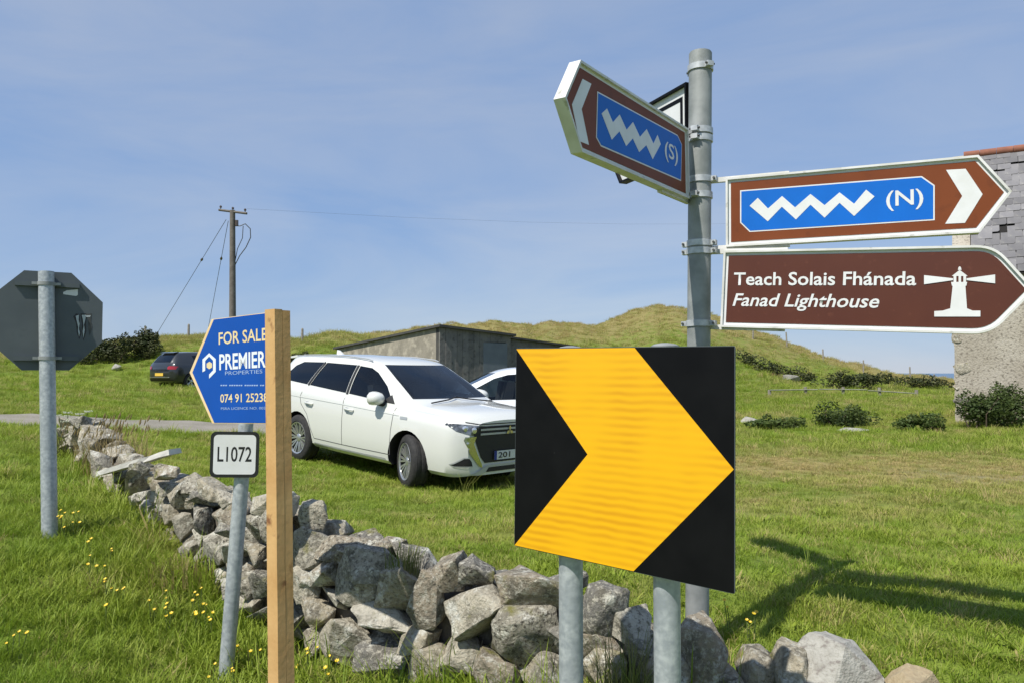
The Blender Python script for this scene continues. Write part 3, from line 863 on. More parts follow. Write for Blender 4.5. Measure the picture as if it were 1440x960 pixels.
# --- chevron board
ZL, ZR = 3.0, 2.39
Lm, Rm = at(724.5, 627.5, ZL), at(1033.5, 659.5, ZR)
plC = Plane(Lm, Rm - Lm)
Wc, Hc = (Rm - Lm).length, .75
chev_base = Lm + (Rm - Lm) * .5; chev_base.z = g(chev_base.x, chev_base.y)
chev = thing('chevron_board', chev_base, 'large square black and yellow chevron sign on two short posts by the wall', 'road sign')
chev_yellow = M('yellow_chevron_sheeting', (0.80, 0.375, 0.006), None, rough=0.42)
def painted_ripple_sheen(m):                                       # light catching ripples in the reflective sheeting, painted as faint horizontal colour bands
    nd, lk = m.node_tree.nodes, m.node_tree.links
    b = nd['Principled BSDF']
    tc = nd.new('ShaderNodeTexCoord')
    mp = nd.new('ShaderNodeMapping'); mp.inputs['Scale'].default_value = (0.5, 0.5, 21)
    nz = nd.new('ShaderNodeTexNoise'); nz.inputs['Scale'].default_value = 1.9; nz.inputs['Detail'].default_value = 2
    lk.new(tc.outputs['Object'], mp.inputs['Vector']); lk.new(mp.outputs[0], nz.inputs['Vector'])
    w = nd.new('ShaderNodeTexWave'); w.wave_type = 'BANDS'; w.bands_direction = 'Z'; w.inputs['Scale'].default_value = 11.5; w.inputs['Distortion'].default_value = 1.2; w.inputs['Detail'].default_value = 1
    lk.new(tc.outputs['Object'], w.inputs['Vector'])
    mu = nd.new('ShaderNodeMath'); mu.operation = 'MULTIPLY'
    big = nd.new('ShaderNodeTexNoise'); big.inputs['Scale'].default_value = 3.2; big.inputs['Detail'].default_value = 2
    lk.new(tc.outputs['Object'], big.inputs['Vector'])
    br = nd.new('ShaderNodeMapRange'); br.inputs[1].default_value = .35; br.inputs[2].default_value = .62
    lk.new(big.outputs['Fac'], br.inputs[0])
    lk.new(w.outputs['Fac'], mu.inputs[0]); lk.new(br.outputs[0], mu.inputs[1])
    mx = nd.new('ShaderNodeMix'); mx.data_type = 'RGBA'
    mx.inputs['A'].default_value = (0.80, 0.42, 0.004, 1); mx.inputs['B'].default_value = (0.64, 0.30, 0.004, 1)
    lk.new(mu.outputs[0], mx.inputs['Factor']); lk.new(mx.outputs['Result'], b.inputs['Base Color'])
painted_ripple_sheen(chev_yellow)
hh = Hc / 2
mb = MB(); mb.prism(rounded(0, -hh, Wc, hh, .006, 2), plC.o, plC.u, plC.v, plC.n, -.004, 0)
brd = mb.build('board', grey_back, chev)
mb = MB(); mb.prism([(.002, -hh + .002), (Wc - .002, -hh + .002), (Wc - .002, hh - .002), (.002, hh - .002)], plC.o, plC.u, plC.v, plC.n, .0002, .0010); mb.build('black_sheet', sign_black, brd)
e = .003
t1, t2 = .598 * Wc, .383 * Wc
mb = MB(); mb.prism([(e, hh - e), (t2, 0), (e, -hh + e), (t1, -hh + e), (Wc - e, 0), (t1, hh - e)], plC.o, plC.u, plC.v, plC.n, .0012, .0022)
mb.build('yellow_chevron', chev_yellow, brd)
for fr in (.232, .682):
    c = plC.o + plC.u * (fr * Wc) - plC.n * (.0445 + .030)
    zt = (plC.o.z + hh) - .012
    zb = g(c.x, c.y)
    mb = MB(); mb.tube([(c.x, c.y, zb - .3), (c.x, c.y, zb + .4), (c.x, c.y, zt)], .0445, 28); po = mb.build('post', galv, chev, smooth=True)
    mb = MB()
    mb.tube([(c.x, c.y, zt + .001), (c.x, c.y, zt + .008), (c.x, c.y, zt + .014), (c.x, c.y, zt + .018)], [.047, .047, .036, .012], 28)
    mb.build('post_cap', galv_old, po, smooth=True)
for b_ in (hh * .6, -hh * .6):
    mb = MB(); mb.prism([(.06, b_ - .02), (Wc - .06, b_ - .02), (Wc - .06, b_ + .02), (.06, b_ + .02)], plC.o, plC.u, plC.v, plC.n, -.030, -.0045); mb.build('stiffening_rail', galv, brd)

# --- back of the stop sign
ZS = 5.95
psi = math.radians(30)
u_s = Vector((math.cos(psi), math.sin(psi), 0))
cs = at(66, 451, ZS)
plT = Plane(cs, u_s)
top, bot = at(65, 382, ZS - .05), at(70, 742, ZS - .05)
bot.z = g(bot.x, bot.y)
stop = thing('stop_sign', bot, 'grey back of an octagonal road sign on a galvanised post at the left edge', 'road sign')
rad = .375 / math.cos(math.pi / 8)
octo = [(rad * math.cos(math.pi / 8 + k * math.pi / 4), rad * math.sin(math.pi / 8 + k * math.pi / 4)) for k in range(8)]
mb = MB(); mb.prism(octo, plT.o, plT.u, plT.v, plT.n, -.0045, 0); plate = mb.build('plate', grey_back, stop)
red = M('red_sign_sheeting', (0.45, 0.012, 0.015), None, rough=.4)
mb = MB(); mb.prism(scale_poly(octo, .003), plT.o, plT.u, plT.v, plT.n, -.0062, -.0050); mb.build('front_sheet', red, plate)
ax = (top - bot).normalized()
fwd = plT.n * .075
mb = MB(); mb.tube([bot - ax * .3, bot + ax * .6, top], .054, 24); 
stop_post = mb.build('post', galv, stop, smooth=True)
pc = at(66, 451, ZS - .05)
gap = (pc - plT.o).dot(plT.n)
for yy, x0, x1 in ((398, 21, 112), (503, 18, 111)):
    a0, b0 = plT.ab(x0, yy); a1, _ = plT.ab(x1, yy + 2)
    mb = MB(); mb.prism([(a0, b0 - .018), (a1, b0 - .018), (a1, b0 + .018), (a0, b0 + .018)], plT.o, plT.u, plT.v, plT.n, .0005, max(.02, gap - .035)); ch = mb.build('channel', grey_back, stop)
    c = bot + ax * ((plT.o.z + b0 - bot.z) / ax.z)
    mb = MB()
    ou = [(math.cos(2 * math.pi * k / 20) * .061, math.sin(2 * math.pi * k / 20) * .061) for k in range(20)]
    iu = [(math.cos(2 * math.pi * k / 20) * .0545, math.sin(2 * math.pi * k / 20) * .0545) for k in range(20)]
    mb.ring(ou, iu, c, Vector((1, 0, 0)), Vector((0, 1, 0)), UP, -.013, .013)
    mb.box(c - plT.u * .075, (.04, .03, .02), Matrix.Rotation(psi, 3, 'Z'))
    mb.box(c + plT.u * .075, (.04, .03, .02), Matrix.Rotation(psi, 3, 'Z'))
    mb.build('clamp', galv_old, stop, smooth=True)
art('white_sticker', plT, [[(89, 411), (94, 408.5), (109.5, 407), (109.5, 415), (107, 416.5), (89, 414)]], white_sign, plate, .0004, .0014)
claw_dark = [[(103, 445), (107, 441), (112, 442), (112.5, 455), (114, 470), (111.5, 477.5), (108, 468), (107, 455)], [(113, 441), (122, 441), (121, 455), (121.5, 466), (117.5, 479), (114.5, 467), (115, 455)],
             [(121, 441.5), (129, 441), (128, 452), (130, 460), (126, 472), (123.5, 460), (123.5, 449)]]
for k, q in enumerate(claw_dark): art('sticker_dark_stroke', plT, [q], black_print if k < 2 else dark_metal, plate, .0004, .0010 + .0002 * k)  # dark underlay strokes printed behind the claw marks
claw = [[(106.5, 444.5), (111, 443), (110.5, 450), (112, 455.5), (111, 462), (112.3, 468), (111.2, 474), (109.8, 466), (110, 460), (108.3, 453)],
        [(115, 443), (121, 443), (119.8, 450), (118, 457), (119.2, 464), (117.2, 475.5), (116.2, 466), (117.6, 459), (116.6, 450)], [(120.5, 444), (127.8, 443.6), (126.5, 446), (121, 446)]]
for k, q in enumerate(claw): art('sticker_claw_stroke', plT, [q], M('sticker_silver_%d' % k, (.42, .46, .47), None, rough=.5), plate, .0016, .0022 + .0001 * k)

# --- L1072 road-number plate on its leaning pole
Z7 = 4.3
pb7 = at(317, 957, Z7); pt7 = at(350, 545, Z7)
pb7.z = g(pb7.x, pb7.y)
num = thing('road_number_sign', pb7, 'white L1072 road number plate on a leaning grey pole', 'road sign')
ax7 = (pt7 - pb7).normalized()
mb = MB(); mb.tube([pb7 - ax7 * .25, pb7 + ax7 * .4, pt7], .0395, 22); mb.build('pole', galv, num, smooth=True)
cpl = at(330, 638.5, Z7 - .06)
pl7 = Plane(cpl, (0.988, 0.13, -.02), ax7)
W7, H7 = .254, .246
mb = MB(); mb.prism(rounded(-W7 / 2, -H7 / 2, W7 / 2, H7 / 2, .030, 6), pl7.o, pl7.u, pl7.v, pl7.n, -.004, 0); p7 = mb.build('plate', black_print, num)
mb = MB(); mb.prism(rounded(-W7 / 2 + .017, -H7 / 2 + .017, W7 / 2 - .017, H7 / 2 - .017, .022, 6), pl7.o, pl7.u, pl7.v, pl7.n, .0004, .0012); mb.build('white_sheet', white_sign, p7)
text_mesh('lettering', 'L1072', pl7.o, pl7.u, pl7.v, pl7.n, (-.089, -.039, .089, .043), black_print, p7, .0016, bold=.012)
mb = MB(); mb.box(pl7.o - pl7.n * .022, (.10, .03, .025), Matrix((pl7.u, -pl7.n, pl7.v)).transposed()); mb.build('bracket', galv_old, p7)

# --- FOR SALE board on its timber post
ZW = 3.40
n1 = Vector((-.66, -.75, 0)).normalized(); n2 = Vector((-n1.y, n1.x, 0))
pt8, pb8 = at(390, 437, ZW + .04), at(397, 1010, ZW - .10)
pb8.z = g(pb8.x, pb8.y)
sale = thing('for_sale_sign', pb8, 'blue arrow-shaped FOR SALE board fixed to a square softwood post', 'estate agent sign')
ax8 = (pt8 - pb8).normalized()
aw = .078
for k, dz in ((0, .0), (1, .004)):
    mb = MB()
    c0 = -aw / 2 + k * aw / 2
    nseg = 12
    vs, fs = [], []
    for i in range(nseg + 1):
        q = pb8 - ax8 * .3 + ax8 * ((pt8 - pb8).length + .3 + dz) * i / nseg
        for (a, b) in ((c0, -aw / 2), (c0 + aw / 2 - .0012, -aw / 2), (c0 + aw / 2 - .0012, aw / 2), (c0, aw / 2)):
            vs.append(q + n1 * a + n2 * b + Vector((R.uniform(-.0006, .0006), R.uniform(-.0006, .0006), 0)))
    for i in range(nseg):
        for j in range(4):
            fs.append((i * 4 + j, i * 4 + (j + 1) % 4, i * 4 + 4 + (j + 1) % 4, i * 4 + 4 + j))
    fs += [(3, 2, 1, 0), tuple(nseg * 4 + j for j in range(4))]
    mb.add(vs, fs)
    mb.build('timber_batten', wood, sale)
cS = crop(250, 420, 960 / 280)
Rp = at(375, 517, 3.50); Lp = at(298, 521.5, 3.74)
pl8 = Plane(Lp, Rp - Lp)
L8 = (Rp - Lp).length
hb = .247
out8 = [(-.185, .0), (0, -hb), (L8 + .06, -hb), (L8 + .06, hb), (0, hb)]
mb = MB(); mb.prism(out8, pl8.o, pl8.u, pl8.v, pl8.n, -.010, 0); b8 = mb.build('board', orange_edge, sale)
inn8 = [(-.160, 0), (.018, -hb + .003), (L8 + .057, -hb + .003), (L8 + .057, hb - .003), (.018, hb - .003)]
mb = MB(); mb.prism(inn8, pl8.o, pl8.u, pl8.v, pl8.n, .0003, .0012); mb.build('blue_sheet', sale_blue, b8)
fit_text('lettering', 'FOR SALE', pl8, cS, 197, 430, 310, 212, 152, cream, b8, .002, .002, bold=.012)
fit_text('lettering', 'PREMIER', pl8, cS, 200, 424, 312, 336, 258, print_white, b8, .002, .002, bold=.02)
fit_text('lettering', 'PROPERTIES', pl8, cS, 228, 408, 315, 362, 344, print_blue, b8, .002, .002)
fit_text('lettering', '074 91 25238', pl8, cS, 205, 434, 320, 497, 455, cream, b8, .002, .002, bold=.012)
fit_text('lettering', 'PSRA LICENCE NO. 0025', pl8, cS, 208, 434, 320, 532, 520, print_blue, b8, .002, .002)
bars = []
x = 206
for wch in (8, 9, 8, 0, 7, 9, 8, 9, 7, 8, 0, 9, 8, 7, 9, 8, 8, 0, 7, 9):
    if wch: bars.append(cS([(x, 413), (x + wch, 412.5), (x + wch, 418.5), (x, 419)]))
    x += wch + 3 if wch else 8
art('fine_print', pl8, bars, print_blue, b8, .0012, .0018)
hexo = [(151, 261), (183, 290), (183, 350), (151, 383), (119, 352), (119, 291)]
hexi = [(151, 277), (170, 296), (170, 343), (151, 363), (132, 345), (132, 298)]
ho, hi_ = [pl8.ab(*q, .002) for q in cS(hexo)], [pl8.ab(*q, .002) for q in cS(hexi)]
mb = MB()
for i in (0, 1, 2, 4, 5):                                     # the outline is open at its lower left
    j = (i + 1) % 6
    q = [ho[i], ho[j], hi_[j], hi_[i]]
    if i == 4:
        q = [ho[4], ho[5], hi_[5], hi_[4]]
    mb.prism(q, pl8.o, pl8.u, pl8.v, pl8.n, .0012, .0020)
mb.build('hexagon_logo', print_white, b8)
art('hexagon_logo_centre', pl8, [cS([(152, 302), (165, 311), (165, 329), (152, 338), (139, 329), (139, 311)])], cream, b8, .0012, .0021)
for b_ in (hb * .6, -hb * .6):
    q = pl8.o + pl8.u * (L8 + .035) + pl8.v * b_
    mb = MB(); mb.box(q - pl8.n * .03, (.05, .035, .045), Matrix((pl8.u, -pl8.n, pl8.v)).transposed()); mb.build('fixing_block', wood, b8)

# ------------------------------------------------------------------ buildings, poles and fences
def hit(px, py, d0=2.0, d1=120.0):
    """Where the ray through a photo pixel first meets the ground."""
    ds = np.concatenate([np.arange(d0, 30, .05), np.arange(max(d0, 30), d1, .25)])
    p0, p1 = at(px, py, 1.0), at(px, py, 2.0)
    dv = p1 - p0
    xs, zs = p0.x + dv.x * (ds - 1), p0.z + dv.z * (ds - 1)
    under = np.nonzero(gz(xs, ds) >= zs)[0]
    k = under[0] if len(under) else len(ds) - 1
    return Vector((xs[k], ds[k], g(xs[k], ds[k])))

concrete = M('weathered_concrete', (0.31, 0.28, 0.225), (0.22, 0.20, 0.16), 2.2, 0.95, 0, 0.7, 9, c3=(0.38, 0.345, 0.275), scale3=5, ramp3=(.5, .66))
shed_front = M('streaked_grey_boards', (0.12, 0.12, 0.115), (0.17, 0.165, 0.15), 3.5, 0.9, 0, 0.4, 12, c3=(0.085, 0.082, 0.075), scale3=9, rand=.12)
roof_felt = M('dark_roof_felt', (0.045, 0.045, 0.045), (0.07, 0.068, 0.06), 4, 0.9)
door_grey = M('grey_steel_door', (0.13, 0.155, 0.175), (0.11, 0.13, 0.15), 3, 0.6)
# --- concrete shed
A, B, Cc = at(618, 460, 22.0), at(718, 473, 23.67), at(474, 491, 26.75)
ga = g(A.x, A.y) - .3
shed = thing('concrete_shed', (A.x, A.y, g(A.x, A.y)), 'low concrete shed with flat dark roof and grey door behind the white cars', 'shed')
uf = Vector((B.x - A.x, B.y - A.y, 0)); Lf = uf.length; uf.normalize()
ul = Vector((Cc.x - A.x, Cc.y - A.y, 0)); Ll = ul.length; ul.normalize()
ul = Vector((-uf.y, uf.x, 0)) if ul.dot(Vector((-uf.y, uf.x, 0))) > 0 else Vector((uf.y, -uf.x, 0))
D = B + ul * Ll; D.z = Cc.z - .1
def wall_quad(mb, p, q, th, inward, zb):
    vs = []
    for r_ in (p, q):
        for dd in (0, th):
            for z in (zb, r_.z):
                v = Vector((r_.x, r_.y, z)) + inward * dd; vs.append(v)
    mb.add(vs, [(0, 1, 5, 4), (2, 6, 7, 3), (0, 4, 6, 2), (1, 3, 7, 5), (0, 2, 3, 1), (4, 5, 7, 6)])
mb = MB()
nseg = 14
for i in range(nseg):                                        # uneven top of the side wall
    a = A + (Cc - A) * (i / nseg); b = A + (Cc - A) * ((i + 1) / nseg)
    wall_quad(mb, a, b, .2, uf, ga)
o = mb.build('side_wall', concrete, shed)
wid = .20
x = .0
while x < Lf - .01:                                          # front clad in upright boards
    w_ = min(wid, Lf - x)
    mb = MB()
    a = A + (B - A) * (x / Lf); b = A + (B - A) * ((x + w_ - .005) / Lf)
    j = R.uniform(-.012, .012)
    a = a + ul * (-.03 + j); b = b + ul * (-.03 + j)
    if not (1.50 < x + .02 < 2.36):
        wall_quad(mb, a, b, .03, ul, ga); mb.build('board', shed_front, shed)
    else:
        a2, b2 = a.copy(), b.copy(); zb_ = at(695, 481, a.y).z
        wall_quad(mb, a2, b2, .03, ul, zb_); mb.build('board', shed_front, shed)
    x += wid
mb = MB(); wall_quad(mb, A + ul * .02, B + ul * .02, .15, ul, ga); mb.build('front_wall', roof_felt, shed)
da, db = A + (B - A) * (1.53 / Lf), A + (B - A) * (2.44 / Lf)
da.z = db.z = at(695, 482, 23.2).z
mb = MB(); wall_quad(mb, da - ul * .045, db - ul * .045, .04, ul, ga); dr = mb.build('door', door_grey, shed)
hp = da + (db - da) * .12 - ul * .07; hp.z = g(hp.x, hp.y) + 1.0
mb = MB(); mb.box(hp, (.05, .05, .16)); mb.build('handle', dark_metal, dr)
mb = MB(); wall_quad(mb, B + ul * 0, D, .2, -uf, ga); mb.build('side_wall', concrete, shed)
mb = MB()
ov = -.12
pts = [A - ul * .15 - uf * .1, B - ul * .15 + uf * .1, D + ul * .1 + uf * .1, Cc + ul * .1 - uf * .1]
mb.add([p + Vector((0, 0, .003)) for p in pts] + [p + Vector((0, 0, .07)) for p in pts], [(3, 2, 1, 0), (4, 5, 6, 7), (0, 1, 5, 4), (1, 2, 6, 5), (2, 3, 7, 6), (3, 0, 4, 7)])
mb.build('roof', roof_felt, shed)
# lower lean-to running on to the right
E0 = B + ul * .25 + uf * .16; E0.z = at(720, 476, E0.y).z
E1 = E0 + uf * 2.7; E1.z = E0.z - .22
lean = thing('lean_to', (E0.x, E0.y, g(E0.x, E0.y)), 'dark low lean-to against the right end of the concrete shed', 'lean-to')
mb = MB(); wall_quad(mb, E0, E1, .15, ul, ga); mb.build('front_wall', shed_front, lean)
F0, F1 = E0 + ul * 3.0, E1 + ul * 3.0
mb = MB(); wall_quad(mb, E1 - uf * 0, F1, .15, -uf, ga); mb.build('side_wall', concrete, lean)
pts = [E0 - ul * .12, E1 - ul * .12 + uf * .1, F1 + uf * .1, F0]
mb = MB(); mb.add([p + Vector((0, 0, .003)) for p in pts] + [p + Vector((0, 0, .06)) for p in pts], [(3, 2, 1, 0), (4, 5, 6, 7), (0, 1, 5, 4), (1, 2, 6, 5), (2, 3, 7, 6), (3, 0, 4, 7)])
mb.build('roof', roof_felt, lean)

# --- old house at the right edge
render_ = M('pebbledash_render', (0.42, 0.385, 0.32), (0.33, 0.295, 0.235), 1.3, 0.95, 0, 1.0, 22, c3=(0.20, 0.175, 0.14), scale3=16, ramp3=(.52, .66), detail=8)
stone_q = M('rough_corner_stone', (0.30, 0.245, 0.19), (0.22, 0.19, 0.155), 4, 0.95, 0, 0.7, 18, rand=.2)
slate = M('grey_roof_slate', (0.135, 0.132, 0.140), (0.19, 0.185, 0.185), 2.5, 0.75, 0, 0.25, 20, rand=.28, c3=(0.25, 0.24, 0.20), scale3=8, ramp3=(.6, .7))
ridge_red = M('red_ridge_tile', (0.27, 0.105, 0.065), (0.20, 0.08, 0.05), 4, 0.85, 0, .3, 12)
hc = at(1342, 525, 22.0)
hg = g(hc.x, hc.y)
house = thing('slate_roofed_house', (hc.x, hc.y, hg), 'old pebbledashed house with broken grey slate roof at the right edge', 'house')
ux = Vector((.855, -.519, 0)).normalized(); uy = Vector((-ux.y, ux.x, 0))
LX, DY = 6.3, 6.0
eave_z = at(1342, 383, 22.0).z
P0 = Vector((hc.x, hc.y, 0))
ridge_z = at(1405, 221, 24.2).z
def hp_(a, b, z): return P0 + ux * a + uy * b + UP * z
# front wall with a ragged left corner
mb = MB()
rows = 26
vs, fs = [], []
for i in range(rows + 1):
    z = hg - .4 + (eave_z - hg + .4) * i / rows
    vs += [hp_(R.uniform(-.05, .045), .0, z), hp_(LX, 0, z), hp_(LX, .5, z), hp_(0.02, .5, z)]
for i in range(rows):
    for j in range(4): fs.append((i * 4 + j, i * 4 + (j + 1) % 4, i * 4 + 4 + (j + 1) % 4, i * 4 + 4 + j))
fs += [(3, 2, 1, 0), tuple(rows * 4 + j for j in range(4))]
mb.add(vs, fs); mb.build('front_wall', render_, house)
for z, w_, h_ in ((.62, .42, .30), (.98, .26, .22), (1.5, .5, .34), (2.35, .34, .26), (2.75, .22, .3), (3.3, .3, .24)):   # stones showing where the render has fallen
    o = link_mesh('corner_stone', ROCKS[int(z * 10) % 26], house)
    o.location = hp_(w_ / 2 - .06, .07, hg + z) - house.location
    o.scale = (w_, .22, h_); o.rotation_euler = (0, R.uniform(-.2, .2), math.atan2(ux.y, ux.x))
# gables
for a0, a1 in ((0.0, .45), (LX - .45, LX)):
    mb = MB()
    vs = [hp_(a, b, z) for a in (a0, a1) for b, z in ((.5, hg - .4), (DY, hg - .4), (DY, eave_z + .06), (DY / 2, ridge_z + .10), (.02, eave_z + .06), (.5, eave_z + .0))]
    vs = [hp_(a, b, z) for a in (a0, a1) for b, z in ((.51, hg - .4), (DY, hg - .4), (DY, eave_z + .06), (DY / 2, ridge_z + .10), (.0, eave_z + .06), (.51, eave_z + .055))]
    mb.add(vs, [(0, 1, 2, 3, 4, 5), (11, 10, 9, 8, 7, 6)] + [(i, i + 6, (i + 1) % 6 + 6, (i + 1) % 6) for i in range(6)])
    mb.build('gable_wall', render_, house)
mb = MB(); mb.box(hp_(LX / 2, DY - .25, (hg - .4 + eave_z) / 2), (LX - .92, .5, eave_z - hg + .4), Matrix.Rotation(math.atan2(ux.y, ux.x), 3, 'Z')); mb.build('rear_wall', render_, house)
# boarded roof under the slates, then each slate
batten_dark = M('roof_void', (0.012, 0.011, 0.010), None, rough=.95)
sl = Vector((0, 0, ridge_z - eave_z)) + uy * (DY / 2); SL = sl.length; sl.normalize()
rn = (sl.cross(ux)).normalized()
if rn.dot(-uy) < 0: rn = -rn
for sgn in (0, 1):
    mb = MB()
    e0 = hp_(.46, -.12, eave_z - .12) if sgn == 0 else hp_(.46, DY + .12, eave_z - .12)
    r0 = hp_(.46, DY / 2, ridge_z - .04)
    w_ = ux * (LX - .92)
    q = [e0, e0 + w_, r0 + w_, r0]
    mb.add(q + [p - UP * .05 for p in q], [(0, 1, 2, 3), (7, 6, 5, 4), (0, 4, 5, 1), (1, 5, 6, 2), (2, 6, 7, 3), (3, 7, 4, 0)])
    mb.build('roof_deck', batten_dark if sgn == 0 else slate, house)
gauge = .268; sw_ = .36
nrow = int(SL / gauge) + 1
ncol = int((LX - .92) / sw_) + 1
sme = None
broken = {(nrow - 4, 1), (nrow - 5, 0), (5, 1), (6, 2), (nrow - 3, 3)}
def slate_mesh(w, l, th, seed):
    r = random.Random(seed)
    c = .04 if r.random() < .3 else .0
    v = [(-w / 2, 0, 0), (w / 2 - c, 0, 0), (w / 2, c + .001, 0), (w / 2, l, 0), (-w / 2, l, 0)]
    vv = v + [(a, b, -th) for a, b, _ in v]
    f = [(0, 1, 2, 3, 4), (9, 8, 7, 6, 5)] + [(i, i + 5, (i + 1) % 5 + 5, (i + 1) % 5) for i in range(5)]
    me = bpy.data.meshes.new('slate'); me.from_pydata(vv, [], f); me.materials.append(slate)
    return me
SLM = [slate_mesh(sw_ - .012, gauge * 1.75, .012, i) for i in range(6)]
base = hp_(.46, 0, eave_z) - sl * .16 + rn * .062
ns = 0
for i in range(nrow):
    for j in range(ncol):
        if (i, j) in broken or ns >= 300: continue
        a = (j + .5 + (.5 if i % 2 else 0)) * sw_
        if a + sw_ / 2 > LX - .92 + .12: continue
        o = link_mesh('slate', SLM[(i * 7 + j * 3) % 6], house)
        c = base + ux * a + sl * (i * gauge) + rn * R.uniform(-.006, .012)
        tilt = .035
        bx, by_ = ux, (sl - rn * tilt).normalized()
        mt = Matrix((bx, by_, bx.cross(by_))).transposed().to_4x4()
        if mt.col[2].to_3d().dot(rn) < 0: mt = Matrix((-bx, by_, (-bx).cross(by_))).transposed().to_4x4()
        rotj = Matrix.Rotation(R.gauss(0, .012), 4, 'Z')
        o.matrix_local = Matrix.Translation(c - house.location) @ mt @ rotj
        ns += 1
k = 0
a = .30
while a < LX - .2:                                            # ridge tiles
    mb = MB()
    rp_ = hp_(a, DY / 2, ridge_z + .09)
    mb.tube([rp_, rp_ + ux * .43], [.13, .125], 12); mb.build('ridge_tile', ridge_red, house, smooth=True)
    a += .44

# --- utility pole with stays
pole_wood = M('creosoted_pole', (0.115, 0.10, 0.085), (0.16, 0.145, 0.125), 6, 0.9, 0, .2, 20)
wire_m = M('grey_wire', (0.10, 0.105, 0.11), None, rough=.6, metal=.5)
insul = M('brown_insulator', (0.09, 0.07, 0.06), None, rough=.3)
ZU = 33.0
ub = at(326, 520, ZU); ub.z = g(ub.x, ub.y)
ut = at(327, 296, ZU)
util = thing('utility_pole', ub, 'tall wooden utility pole with crossarm and stay wires behind the FOR SALE board', 'utility pole')
mb = MB(); mb.tube([ub - UP * .5, ub + UP * 3, ut], [.15, .14, .11], 14); mb.build('pole', pole_wood, util, smooth=True)
cl, cr_ = at(308, 295.5, ZU + .15), at(347, 300.5, ZU - .2)
cdir = (cr_ - cl).normalized()
mb = MB(); mb.tube([cl, cr_], .055, 6); arm = mb.build('crossarm', pole_wood, util)
for t in (.06, .5, .94):
    q = cl + (cr_ - cl) * t
    mb = MB(); mb.tube([q, q + UP * .10, q + UP * .11, q + UP * .17, q + UP * .2], [.02, .02, .05, .055, .02], 8); mb.build('insulator', insul, arm, smooth=True)
def cable(name, pts, r, parent, mat=wire_m):
    mb = MB(); mb.tube(pts, r, 5); return mb.build(name, mat, parent)
s1 = at(318, 309, ZU); e1 = hit(216, 478, 30, 60); e1 = at(216, 477, 43.0); e1.z = g(e1.x, e1.y)
cable('stay_wire', [s1, s1 + (e1 - s1) * .5, e1], .012, util)
q = s1 + (e1 - s1) * .28; mb = MB(); dv = (e1 - s1).normalized(); mb.tube([q - dv * .12, q, q + dv * .12], [.03, .06, .03], 8); mb.build('stay_insulator', insul, util, smooth=True)
mb = MB(); mb.tube([e1 - dv * 1.0 , e1 + dv * .1], .045, 8); mb.build('stay_guard', dark_metal, util, smooth=True)
s2 = at(321, 311, ZU); e2 = at(290, 480, 42.0); e2.z = g(e2.x, e2.y)
cable('stay_wire', [s2, s2 + (e2 - s2) * .5, e2], .012, util)
q = s2 + (e2 - s2) * .27; dv = (e2 - s2).normalized(); mb = MB(); mb.tube([q - dv * .12, q, q + dv * .12], [.03, .06, .03], 8); mb.build('stay_insulator', insul, util, smooth=True)
cable('jumper_cable', [at(330, 318, ZU), at(338, 318, ZU), at(345, 315, ZU), at(352, 322, ZU), at(352.5, 334, ZU), at(346, 348, ZU), at(337, 360, ZU), at(331, 372, ZU), at(329.5, 384, ZU)], .022, util)
cable('jumper_cable', [at(342, 318, ZU), at(341, 335, ZU), at(334, 350, ZU), at(331, 366, ZU)], .018, util)
mb = MB(); mb.tube([at(333, 310, ZU), at(333, 318, ZU)], .07, 8); mb.build('cable_terminal', insul, util)
far_w = Vector((62, 92, 23.0))
wp = []
for k in range(13):
    t = k / 12
    p = cr_ + UP * .2 + (far_w - cr_) * t; p.z -= 4 * 2.0 * t * (1 - t); wp.append(p)
cable('overhead_line', wp, .0032, util)

# --- fences
post_wood = M('grey_fence_timber', (0.20, 0.18, 0.15), (0.28, 0.26, 0.22), 7, 0.9)
def fence_post(px, ytop, ybot, label, r=.07, d=None, lean=0.0):
    b = hit(px, ybot, 25) if d is None else at(px, ybot, d)
    b.z = g(b.x, b.y)
    hgt = max(.7, min(1.6, (ybot - ytop) / FPX * b.y))
    t = thing('fence_post', b, label, 'fence post', 'fence posts along the skyline')
    mb = MB(); mb.tube([b - UP * .2, b + UP * hgt * .5 + Vector((lean * .5, 0, 0)), b + UP * hgt + Vector((lean, 0, 0))], [r, r, r * .9], 8); mb.build('shaft', post_wood, t, smooth=True)
    mb = MB(); mb.tube([b + UP * hgt + Vector((lean, 0, .002)), b + UP * (hgt + .05) + Vector((lean, 0, 0))], [r * .88, r * .25], 8); mb.build('pointed_top', post_wood, t, smooth=True)
    return b + UP * hgt * .85 + Vector((lean * .8, 0, 0))
names = ['pale thin fence post on the dune slope just right of the chevron board', 'fence post on the dune slope, second right of the chevron board', 'dark fence post standing out against the sea', 'fence post on the falling slope left of the horizon notch',
         'short fence post near the foot of the slope, left of the house', 'small fence post nearest the old house wall']
tops = [fence_post(px, a, b, nm, d=68 + i * .4, lean=R.uniform(-.08, .08)) for i, ((px, a, b), nm) in enumerate(zip([(1059, 480, 501), (1107, 486, 506), (1158, 488, 508), (1214, 498, 519), (1280, 510, 528), (1314, 519, 532)], names))]
for px, nm in ((204, 'fence post on the left bank above the dark bushes'), (265, 'fence post on the left bank beside the FOR SALE board'), (425, 'fence post on the bank just right of the timber post')):
    fence_post(px, 466, 480, nm, d=43.5)
rail_white = M('weathered_white_rail', (0.27, 0.28, 0.21), (0.18, 0.19, 0.13), 2.5, .9)
r0, r1 = hit(1083, 557, 20), hit(1290, 556, 20)
r1 = Vector((at(1290, 550, r0.y).x, r0.y, 0)); r1.z = g(r1.x, r1.y)
fenceR = thing('rail_fence', r0, 'low pale rail fence across the far green field', 'fence')
